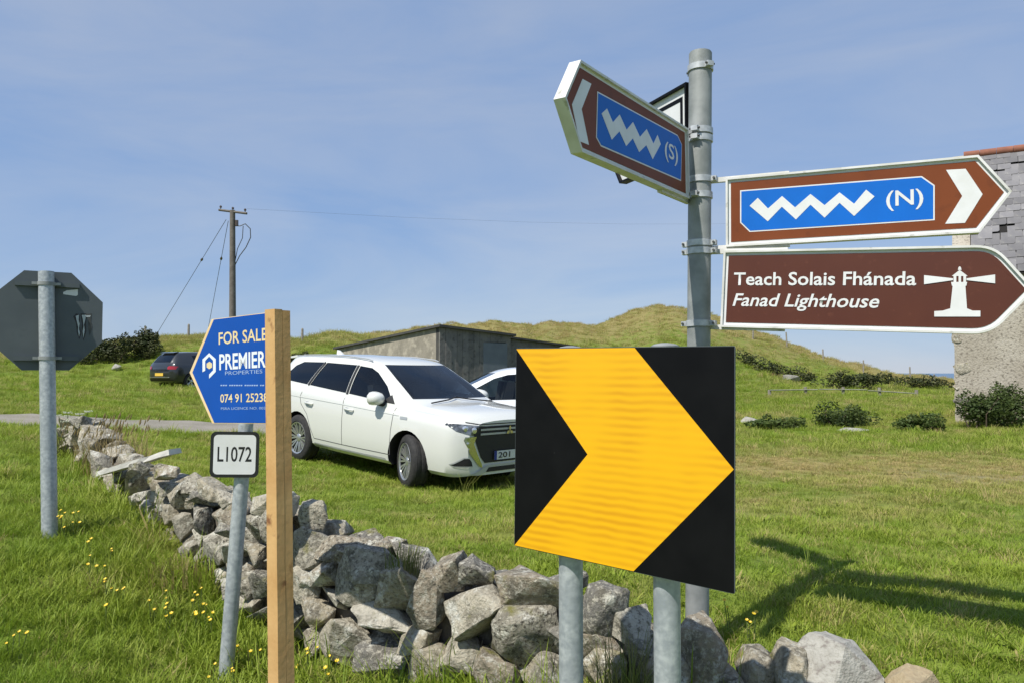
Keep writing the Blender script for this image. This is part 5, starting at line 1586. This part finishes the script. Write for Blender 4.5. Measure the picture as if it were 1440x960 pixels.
def hatchback(loc, ang, label, paint, rear_plate, cat='car', name='parked_hatchback'):
    t = thing(name, loc, label, cat, None, ang)
    b, sol, sh = make_car(t, HATCH, paint, 2.62, .315, 1.53, .355, hwin, hwnd, hrwn, (-3.0, -.42), 0.0, 5, .72)
    for sd in (SIDE_R, SIDE_L):
        strip(sh, 'pillar_trim', [(-1.54, .975), (-1.54, 1.385)], .05, sd, car_dark, .004)
        for pts in ([(-.50, .34), (-.46, .9)], [(-1.55, .34), (-1.55, .96)], [(-2.3, .40), (-2.55, .75), (-2.55, .96)], [(-.5, .34), (-2.2, .34)]):
            strip(sh, 'door_gap', pts, .010, sd, seam_m, .002)
        s = -1 if sd is SIDE_R else 1
        for hx in (-1.40, -2.38):
            mb = MB(); mb.tube([(hx + .10, s * .895, .80), (hx + .07, s * .93, .805), (hx - .07, s * .93, .81), (hx - .10, s * .895, .81)], .014, 8); mb.build('door_handle', paint, t, local=True, smooth=True)
        strip(sh, 'sill_trim', [(-.45, .235), (-2.2, .235)], .05, sd, car_dark, .004)
    for s in (-1, 1):
        mirror_pod(t, -.62, s * .85, 1.0, paint, s)
        sh('headlamp', [(s * .42, .70), (s * .40, .62), (s * .70, .62), (s * .80, .68), (s * .80, .74), (s * .6, .735)], FRONT, lamp_m, .006)
        sh('tail_lamp', [(s * .50, .82), (s * .52, .75), (s * .83, .75), (s * .85, .87), (s * .55, .875)], REAR, tail_red, .010, maxlen=.04)
    sh('grille', [(-.40, .60), (-.42, .66), (.42, .66), (.40, .60)], FRONT, car_dark, .006)
    sh('lower_intake', [(-.55, .30), (-.45, .42), (.45, .42), (.55, .30)], FRONT, car_dark, .006)
    sh('number_plate', [(-.26, .44), (.26, .44), (.26, .55), (-.26, .55)], FRONT, plate_w, .012)
    sh('rear_number_plate', [(-.26, .50), (.26, .50), (.26, .61), (-.26, .61)], REAR, rear_plate, .016)
    sh('rear_bumper_trim', [(-.72, .30), (.72, .30), (.74, .38), (-.74, .38)], REAR, car_dark, .008)
    strip(sh, 'chrome_strip', [(-.62, .455), (.62, .455)], .022, REAR, silver, .014)
    mb = MB(); mb.add([(-2.96, -.46, 1.415), (-2.96, .46, 1.415), (-3.14, .44, 1.385), (-3.14, -.44, 1.385), (-2.96, -.46, 1.445), (-2.96, .46, 1.445), (-3.14, .44, 1.41), (-3.14, -.44, 1.41)], [(3, 2, 1, 0), (4, 5, 6, 7), (0, 1, 5, 4), (1, 2, 6, 5), (2, 3, 7, 6), (3, 0, 4, 7)]); mb.build('spoiler', paint, t, local=True)
    mb = MB(); mb.box((-.30, 0, .80), (.4, 1.3, .26)); mb.build('dashboard', interior, t, local=True)
    return t
# white car facing left, seen beyond the SUV's bonnet and mostly hidden by the chevron board
wc = at(650, 545, 13.6); wc.z = 0
a_w = math.radians(188)
wl_ = Vector((wc.x, wc.y, 0)) + Vector((math.cos(a_w), math.sin(a_w), 0)) * .62 + Vector((math.sin(a_w), -math.cos(a_w), 0)) * -.9
wl_.z = g(wl_.x, wl_.y) - .01
hatchback(wl_, a_w, 'white car parked beyond the SUV, mostly hidden behind the chevron board', paint_white2, plate_w)
# dark car on the left, seen from behind
dc = hit(240, 548, 15, 45)
dc = at(243, 546, 30.0)
a_d = math.radians(57)
dc = at(223, 546, 30.0)
dl = Vector((dc.x, dc.y, 0)) + Vector((math.cos(a_d), math.sin(a_d), 0)) * 3.43
dl.z = g(dl.x, dl.y) - .02
dk = hatchback(dl, a_d, 'dark grey hatchback seen from behind on the grass left of the FOR SALE board', paint_grey, plate_y)
br = dl - Vector((math.cos(a_d), math.sin(a_d), 0)) * 2.62
dk.rotation_euler = (0, -math.atan2(dl.z - (g(br.x, br.y) - .02), 2.62), a_d)

# ------------------------------------------------------------------ shrubs, tussocks, grass
def leaf_mat(name, c1, c2, trans=.3, scale=3.0, instancer=False, c3=None):
    m = bpy.data.materials.new(name); m.use_nodes = True
    nd, lk = m.node_tree.nodes, m.node_tree.links
    nd.clear()
    out = nd.new('ShaderNodeOutputMaterial')
    df = nd.new('ShaderNodeBsdfPrincipled'); df.inputs['Roughness'].default_value = .55; df.inputs['Specular IOR Level'].default_value = .25
    tl = nd.new('ShaderNodeBsdfTranslucent')
    ms = nd.new('ShaderNodeMixShader'); ms.inputs[0].default_value = trans
    mx = nd.new('ShaderNodeMix'); mx.data_type = 'RGBA'
    mx.inputs['A'].default_value = (*c1, 1); mx.inputs['B'].default_value = (*c2, 1)
    if instancer:
        a1 = nd.new('ShaderNodeAttribute'); a1.attribute_type = 'INSTANCER'; a1.attribute_name = 'tint'
        lk.new(a1.outputs['Fac'], mx.inputs['Factor'])
        a2 = nd.new('ShaderNodeAttribute'); a2.attribute_type = 'INSTANCER'; a2.attribute_name = 'dry'
        m2 = nd.new('ShaderNodeMix'); m2.data_type = 'RGBA'
        lk.new(mx.outputs['Result'], m2.inputs['A']); m2.inputs['B'].default_value = (*c3, 1)
        lk.new(a2.outputs['Fac'], m2.inputs['Factor'])
        col = m2.outputs['Result']
    else:
        tc = nd.new('ShaderNodeTexCoord'); nz = nd.new('ShaderNodeTexNoise'); nz.inputs['Scale'].default_value = scale; nz.inputs['Detail'].default_value = 4
        lk.new(tc.outputs['Object'], nz.inputs['Vector'])
        r = nd.new('ShaderNodeMapRange'); r.inputs[1].default_value = .38; r.inputs[2].default_value = .62
        lk.new(nz.outputs['Fac'], r.inputs[0]); lk.new(r.outputs[0], mx.inputs['Factor'])
        col = mx.outputs['Result']
    lk.new(col, df.inputs['Base Color']); lk.new(col, tl.inputs['Color'])
    lk.new(df.outputs[0], ms.inputs[1]); lk.new(tl.outputs[0], ms.inputs[2]); lk.new(ms.outputs[0], out.inputs['Surface'])
    return m
bramble = leaf_mat('bramble_leaf', (0.045, 0.072, 0.018), (0.085, 0.115, 0.03), .3, 2.5)
gorse = leaf_mat('gorse_leaf', (0.034, 0.048, 0.016), (0.078, 0.085, 0.030), .2, 1.5)
shrub = leaf_mat('shrub_leaf', (0.06, 0.095, 0.022), (0.11, 0.145, 0.038), .3, 2.0)
dry_leaf = leaf_mat('dry_grass_stem', (0.42, 0.32, 0.15), (0.30, 0.24, 0.10), .3, 8)
rush_leaf = leaf_mat('green_tussock', (0.12, 0.16, 0.035), (0.22, 0.21, 0.08), .3, 9)
twig = M('brown_twig', (0.07, 0.05, 0.035), (0.11, 0.08, 0.055), 12, .9)

def bush(name, px, py, w, h, label, mat, n=2600, leaf=.055, d=None, depth=.7, group=None, cat='shrub', lobes=13, seed=1):
    """Rounded but ragged shrub whose foot stands at photo pixel (px,py); w,h in photo pixels."""
    b = hit(px, py, 8) if d is None else at(px, py, d)
    b.z = g(b.x, b.y)
    k = b.y / FPX
    W, H = w * k, h * k
    rng = np.random.default_rng(seed)
    root = thing(name, b, label, cat, group)
    lob = []
    for i in range(lobes):
        lob.append((rng.normal(0, .27) * W, rng.normal(0, .2) * W * depth, rng.uniform(.05, .58) * H, rng.uniform(.09, .24) * W, rng.uniform(.18, .45) * H))
    V, F = [], []
    base = 0
    for i in range(n):
        L = lob[i % lobes]
        u = rng.normal(size=3); u /= np.linalg.norm(u)
        r = rng.uniform(.55, 1.06) ** .6
        c = np.array([L[0] + u[0] * L[3] * r, L[1] + u[1] * L[3] * depth * r, max(.02, L[2] + u[2] * L[4] * r)])
        c[2] += g(b.x + c[0], b.y + c[1]) - b.z
        a = rng.normal(size=3); a /= np.linalg.norm(a); a[2] = abs(a[2]) * .6 + .1
        s_ = np.cross(a, u); s_ /= max(1e-6, np.linalg.norm(s_))
        ln, wd = leaf * rng.uniform(.6, 1.4), leaf * rng.uniform(.35, .6)
        V += [c - a * ln * .5, c + s_ * wd * .5, c + a * ln * .5, c - s_ * wd * .5]
        F.append((base, base + 1, base + 2, base + 3)); base += 4
    mb = MB(); mb.add([Vector(v) + b for v in V], F)
    tag(mb.build('foliage', mat, root, fixn=False), kind='stuff')
    for i in range(lobes):
        L = lob[i]
        f0 = Vector((L[0] * .5, L[1] * .5, 0)); f0.z = g(b.x + f0.x, b.y + f0.y) - b.z - .05
        tp_ = Vector((L[0], L[1], L[2] + L[4] * .6 + g(b.x + L[0], b.y + L[1]) - b.z))
        mid = (f0 + tp_) / 2 + Vector((rng.uniform(-.1, .1) * W, 0, 0))
        mb = MB(); mb.tube([b + f0, b + mid, b + tp_], [.014 + .004 * W, .010 + .002 * W, .004], 6); mb.build('stem', twig, root)
    return root
bush('bramble_bush', 1368, 612, 96, 64, 'dark bramble bush against the left corner of the old house', bramble, 3000, .10, d=19.8, seed=2)
bush('bramble_bush', 1425, 612, 104, 74, 'tall dark bramble bush before the house wall, at the right edge of the photo', bramble, 3600, .10, d=20.2, seed=3)
bush('bramble_bush', 1480, 612, 80, 62, 'dark bramble bush beside the house wall, cut off by the right edge', bramble, 2400, .10, d=20.0, seed=4)
bush('low_shrub', 1095, 598, 74, 26, 'low green shrub beside the small pale rock', shrub, 1900, .09, d=19.6, seed=5)
bush('low_shrub', 1180, 604, 116, 42, 'wide dark shrub behind the flat white stone', bramble, 3600, .09, d=20.5, seed=6)
bush('low_shrub', 1300, 612, 66, 30, 'low shrub in the grass left of the house brambles', shrub, 1700, .09, d=18.8, seed=7)
bush('gorse_bush', 150, 522, 90, 52, 'dark gorse thicket on the left bank beside the octagonal sign', gorse, 3400, .16, d=39.0, depth=.4, seed=8)
bush('gorse_bush', 205, 520, 70, 44, 'dark gorse bush on the left bank behind the dark car', gorse, 2800, .16, d=39.5, depth=.4, seed=9)
bush('gorse_bush', 105, 524, 60, 44, 'dark gorse bush half hidden behind the octagonal sign', gorse, 2000, .16, d=39.0, depth=.4, seed=10)
bush('gorse_bush', 412, 512, 40, 24, 'small dark gorse bush just left of the SUV roof', gorse, 1100, .14, d=37.0, depth=.5, seed=11)
bush('gorse_bush', 1195, 552, 110, 34, 'dark gorse clump on the far bank behind the rail fence', gorse, 2600, .20, d=52, depth=.4, seed=12)
bush('gorse_bush', 1085, 540, 90, 28, 'dark green gorse clump on the far bank right of the chevron board', gorse, 2200, .20, d=54, depth=.4, seed=13)
bush('gorse_bush', 1290, 545, 80, 20, 'low dark gorse clump on the far bank near the house', gorse, 1700, .20, d=56, depth=.4, seed=14)

def blades(mb_v, mb_f, rng, c, n, h, spread, wd, lean=.5):
    for i in range(n):
        a = rng.uniform(0, 2 * math.pi); r = spread * math.sqrt(rng.uniform(0, 1))
        p = np.array([c[0] + r * math.cos(a), c[1] + r * math.sin(a), c[2]])
        hh_ = h * rng.uniform(.45, 1.15); b = rng.uniform(0, 2 * math.pi) if rng.random() < .5 else a
        l = lean * rng.uniform(.1, 1.0) * hh_
        d = np.array([math.cos(b), math.sin(b), 0]); s = np.array([-d[1], d[0], 0]) * wd * rng.uniform(.7, 1.3) / 2
        k = len(mb_v)
        for t in (0, .45, .8):
            q = p + d * l * t * t + np.array([0, 0, hh_ * (t - .12 * t * t)])
            ww = (1 - t * .55)
            mb_v += [q - s * ww, q + s * ww]
        q = p + d * l + np.array([0, 0, hh_ * .88]); mb_v.append(q)
        mb_f += [(k, k + 1, k + 3, k + 2), (k + 2, k + 3, k + 5, k + 4), (k + 4, k + 5, k + 6)]
def tussock(name, pos, n, h, spread, wd, mat, label, seed, heads=None, cat='grass tuft'):
    rng = np.random.default_rng(seed)
    V, F = [], []
    blades(V, F, rng, pos, n, h, spread, wd, .55)
    root = thing(name, pos, label, cat)
    mb = MB(); mb.add(V, F); tag(mb.build('blades', mat, root, fixn=False), kind='stuff')
    if heads is not None:
        mb = MB()
        for i in range(n // 5):
            a = rng.uniform(0, 6.28); r = spread * 1.5 * rng.uniform(0, 1); hh_ = h * rng.uniform(.8, 1.2)
            p = Vector(pos) + Vector((r * math.cos(a), r * math.sin(a), hh_))
            mb.tube([p, p + Vector((.01, 0, .03)), p + Vector((.02, 0, .07))], [.003, .008, .002], 4)
        tag(mb.build('seed_heads', heads, root), kind='stuff')
    return root
q = at(163, 640, 8.6); q.z = g(q.x, q.y)
tussock('dry_grass_tuft', q, 420, .50, .36, .007, dry_leaf, 'tall brown dry grass growing behind the far end of the wall', 21, dry_leaf)
q = at(130, 620, 9.2); q.z = g(q.x, q.y)
tussock('dry_grass_tuft', q, 130, .38, .22, .007, dry_leaf, 'brown seeding grass over the farthest wall stones', 22, dry_leaf)
q = at(566, 792, 4.12); q.z = wall_at(566)[0].z - .12
tussock('grass_tuft', q, 150, .20, .09, .005, rush_leaf, 'green tuft growing out of the top of the wall above the dark stones', 23)
q = at(715, 840, 3.78); q.z -= .04
tussock('grass_tuft', q, 60, .12, .05, .004, dry_leaf, 'small dry tuft on the wall just left of the chevron board', 24)
for i, (px, py, d, n, h) in enumerate([(880, 960, 3.30, 170, .38), (1010, 930, 3.55, 40, .22), (1045, 960, 3.40, 70, .18)]):
    q = at(px, py, d); q.z = min(q.z, g(q.x, q.y) + .06)
    tussock('grass_tuft', q, n, h, .12, .005, rush_leaf if i != 1 else dry_leaf, ['rank shaded grass between the two chevron posts', 'thin dry stems beside the dark boulder right of the chevron posts', 'dark grass between the boulders at the broken wall end'][i], 25 + i)
q = at(255, 820, 5.35); q.z = g(q.x, q.y)
tussock('grass_tuft', q, 220, .22, .22, .005, dry_leaf, 'brownish grass at the wall foot left of the L1072 pole', 30)
# cow parsley by the octagonal sign
umbel_m = M('white_umbel', (0.55, 0.56, 0.46), (0.42, 0.46, 0.30), 20, .8)
q = at(98, 592, 9.9); q.z = g(q.x, q.y)
cp = thing('cow_parsley', q, 'white-flowering cow parsley just right of the octagonal sign post', 'wild flower')
rng = np.random.default_rng(33)
V, F = [], []
blades(V, F, rng, q, 160, .34, .25, .012, .6)
mb = MB(); mb.add(V, F); tag(mb.build('leaves', rush_leaf, cp, fixn=False), kind='stuff')
for i in range(13):
    a = rng.uniform(0, 6.28); r = rng.uniform(.03, .30)
    p = q + Vector((r * math.cos(a), r * math.sin(a) * .7, rng.uniform(.28, .55)))
    mb = MB(); mb.tube([q + Vector((r * .4 * math.cos(a), r * .4 * math.sin(a), 0)), p], .004, 5); st_ = mb.build('stem', rush_leaf, cp)
    mb = MB()
    for k in range(22):
        b_ = rng.uniform(0, 6.28); rr = .055 * math.sqrt(rng.uniform(0, 1))
        c = p + Vector((rr * math.cos(b_), rr * math.sin(b_), rng.uniform(-.006, .012)))
        mb.box(c, (.014, .014, .007), Matrix.Rotation(b_, 3, 'Z'))
    tag(mb.build('umbel', umbel_m, st_), kind='stuff')

# --- turf: clumps of blades set out over the ground
turf_mat = leaf_mat('turf_blade', (0.175, 0.270, 0.022), (0.300, 0.370, 0.048), .38, 3, True, (0.46, 0.37, 0.16))
clumps = bpy.data.collections.new('turf_clumps')
def clump(i, n, h, spread, wd, lean):
    rng = np.random.default_rng(500 + i)
    V, F = [], []
    blades(V, F, rng, (0, 0, -.01), n, h, spread, wd, lean)
    me = bpy.data.meshes.new('turf_clump'); me.from_pydata([tuple(v) for v in V], [], F); me.materials.append(turf_mat)
    o = bpy.data.objects.new('turf_clump_%02d' % i, me); clumps.objects.link(o)
SPEC = [(50, .052, .10, .0042, 1.3)] * 4 + [(46, .092, .10, .0050, 1.2)] * 4 + [(16, .22, .08, .0042, .7)] * 2 + [(11, .055, .05, .020, 1.9)] * 2
for i, sp in enumerate(SPEC): clump(i, *sp)
rg = np.random.default_rng(11)
wallP = np.stack([WX, WY], 1)
def wall_signed(x, y):
    """Distance in front of (negative) or behind (positive) the wall's near face."""
    d2 = (x[:, None] - wallP[None, ::6, 0]) ** 2 + (y[:, None] - wallP[None, ::6, 1]) ** 2
    k = d2.argmin(1); d = np.sqrt(d2[np.arange(len(x)), k])
    far_side = y * 1.0 > 0
    p = wallP[::6][k]
    tnv = np.gradient(wallP[::6], axis=0)[k]
    sgn = np.sign((x - p[:, 0]) * -tnv[:, 1] + (y - p[:, 1]) * tnv[:, 0])
    return d * sgn, d
def lane_dist(x, y):
    return np.sqrt(((x[:, None] - lp[None, ::2, 0]) ** 2 + (y[:, None] - lp[None, ::2, 1]) ** 2).min(1))
PX, PS, PI_, PD, PT, PRot = [], [], [], [], [], []
def scatter(d0, d1, dens, sc, field_idx, verge_idx, umax=.80):
    area = umax * (d1 ** 2 - d0 ** 2)
    n = int(area * dens)
    y = np.sqrt(rg.uniform(d0 ** 2, d1 ** 2, n)); x = rg.uniform(-umax, umax, n) * y
    sg, dist = wall_signed(x, y)
    keep = ~((sg > -.03) & (sg < .46) & (dist < .47)) & (lane_dist(x, y) > 1.33 + .12 * np.sin(x * 3))
    near = np.clip(1 - (dist - .1) / .5, 0, 1)
    x, y, sg, near = x[keep], y[keep], sg[keep], near[keep]
    bare = bareness(x, y)
    k2 = rg.uniform(size=len(x)) > bare * .85
    x, y, sg, near = x[k2], y[k2], sg[k2], near[k2]
    z = gz(x, y)
    verge = (sg < 0) & (y < 12)
    dr = dryness(x, y)
    patch = .5 + .5 * np.sin(x * 2.1 + 1.3 * np.sin(y * 1.7)) * np.sin(y * 2.6 + .8 * np.sin(x * 1.9))
    idx = np.where(verge, rg.choice(verge_idx, len(x)), rg.choice(field_idx, len(x)))
    tall = rg.uniform(size=len(x)) < np.where(verge, .035, .006) + near * .10
    idx = np.where(tall & (y < 14), rg.choice([8, 9], len(x)), idx)
    weed = (rg.uniform(size=len(x)) < .05) & (y < 14)
    idx = np.where(weed, rg.choice([10, 11], len(x)), idx)
    s = sc * rg.uniform(.65, 1.4, len(x)) * (.8 + .45 * patch) * np.where(verge, 1.0, 1.0 - .25 * np.clip(dr, 0, 1) * (y < 40)) * (1 + near * .35)
    dune = np.clip((np.hypot(x, y) - 55) / 12, 0, 1)
    s = s * (1 - dune * .25)
    PX.append(np.stack([x, y, z], 1)); PS.append(s); PI_.append(idx)
    PD.append(np.clip(dr * rg.uniform(.4, 1.25, len(x)) + rg.uniform(-.1, .16, len(x)) * (dr > .02) + (rg.uniform(size=len(x)) < np.where(verge, .06, .16)) * rg.uniform(.3, .9, len(x)), 0, 1))
    PT.append(np.clip(patch * .7 + rg.uniform(-.2, .5, len(x)), 0, 1))
    PRot.append(np.stack([rg.uniform(-.15, .15, len(x)), rg.uniform(-.15, .15, len(x)), rg.uniform(0, 6.283, len(x))], 1))
scatter(2.0, 7.0, 190, .95, [0, 1, 2, 3], [4, 5, 6, 7, 0])
scatter(7.0, 13.0, 95, 1.1, [0, 1, 2, 3], [4, 5, 6, 7, 0, 1])
scatter(13.0, 24.0, 40, 1.5, [0, 1, 2, 3, 4], [0, 1, 4])
scatter(24.0, 46.0, 14, 2.2, [0, 1, 2, 4, 5], [0, 1, 4])
scatter(46.0, 92.0, 4.2, 3.4, [0, 1, 4, 5, 6], [0, 1, 4], .74)
PXa = np.concatenate(PX)
tme = bpy.data.meshes.new('grass')
tme.from_pydata(PXa.tolist(), [], [])
def pa(name, typ, arr):
    a = tme.attributes.new(name, typ, 'POINT')
    a.data.foreach_set('vector' if typ == 'FLOAT_VECTOR' else 'value', np.ascontiguousarray(arr).ravel())
pa('scl', 'FLOAT', np.concatenate(PS).astype(np.float32))
pa('idx', 'INT', np.concatenate(PI_).astype(np.int32))
pa('dry', 'FLOAT', np.concatenate(PD).astype(np.float32))
pa('tint', 'FLOAT', np.concatenate(PT).astype(np.float32))
pa('rot', 'FLOAT_VECTOR', np.concatenate(PRot).astype(np.float32))
grass = link_mesh('grass', tme)
tag(grass, 'short green turf covering the verge and the field', 'grass', kind='stuff')
ng = bpy.data.node_groups.new('turf_scatter', 'GeometryNodeTree')
ng.interface.new_socket('Geometry', in_out='INPUT', socket_type='NodeSocketGeometry')
ng.interface.new_socket('Geometry', in_out='OUTPUT', socket_type='NodeSocketGeometry')
gi, go = ng.nodes.new('NodeGroupInput'), ng.nodes.new('NodeGroupOutput')
iop = ng.nodes.new('GeometryNodeInstanceOnPoints')
ci = ng.nodes.new('GeometryNodeCollectionInfo'); ci.inputs['Collection'].default_value = clumps; ci.inputs['Separate Children'].default_value = True; ci.inputs['Reset Children'].default_value = True
def named(nm, typ):
    n = ng.nodes.new('GeometryNodeInputNamedAttribute'); n.data_type = typ; n.inputs['Name'].default_value = nm; return n.outputs['Attribute']
ng.links.new(gi.outputs[0], iop.inputs['Points'])
ng.links.new(ci.outputs[0], iop.inputs['Instance'])
iop.inputs['Pick Instance'].default_value = True
ng.links.new(named('idx', 'INT'), iop.inputs['Instance Index'])
ng.links.new(named('rot', 'FLOAT_VECTOR'), iop.inputs['Rotation'])
ng.links.new(named('scl', 'FLOAT'), iop.inputs['Scale'])
ng.links.new(iop.outputs[0], go.inputs[0])
gm = grass.modifiers.new('scatter', 'NODES'); gm.node_group = ng

# --- buttercups and other small yellow flowers
petal = M('yellow_petal', (0.70, 0.50, 0.02), (0.62, 0.42, 0.02), 30, .5)
stalk = M('green_stalk', (0.09, 0.13, 0.03), None, rough=.7)
spots = [(143, 808), (150, 831), (163, 832), (170, 834), (147, 861), (237, 868), (285, 866), (291, 873), (276, 874), (236, 877), (280, 847), (270, 849), (297, 884), (358, 938), (297, 957), (331, 957), (418, 948), (432, 940), (446, 921), (457, 955), (470, 945), (240, 845),
         (84, 735), (92, 738), (88, 728), (105, 733), (110, 726), (28, 905), (15, 912), (130, 760), (125, 795), (152, 785), (340, 930), (215, 860), (1025, 868), (1052, 882), (1060, 884), (640, 800)]
mbp, mbs = MB(), MB()
for k, (px, py) in enumerate(spots):
    for rep in range(2):
        b = hit(px + R.uniform(-3, 3), py + 22 + R.uniform(-3, 3), 2.2)
        hh_ = R.uniform(.10, .17)
        t = b + Vector((R.uniform(-.03, .03), R.uniform(-.03, .03), hh_))
        mbs.tube([b, t], .0022, 4)
        nrm = Vector((R.uniform(-.4, .1), -.5, 1)).normalized(); ax_ = nrm.orthogonal().normalized(); ay_ = nrm.cross(ax_)
        rr = R.uniform(.008, .014)
        for p in range(6):
            an = p * math.pi / 3
            d = ax_ * math.cos(an) + ay_ * math.sin(an); e_ = nrm.cross(d)
            mbp.add([t, t + d * rr * .6 + e_ * rr * .4 + nrm * .003, t + d * rr + nrm * .005, t + d * rr * .6 - e_ * rr * .4 + nrm * .003], [(0, 1, 2, 3)])
fl = mbp.build('buttercups', petal, fixn=False)
tag(fl, 'scattered small yellow flowers in the verge grass', 'wild flowers', kind='stuff')
so = mbs.build('flower_stalks', stalk, fl)
tag(so, kind='stuff')
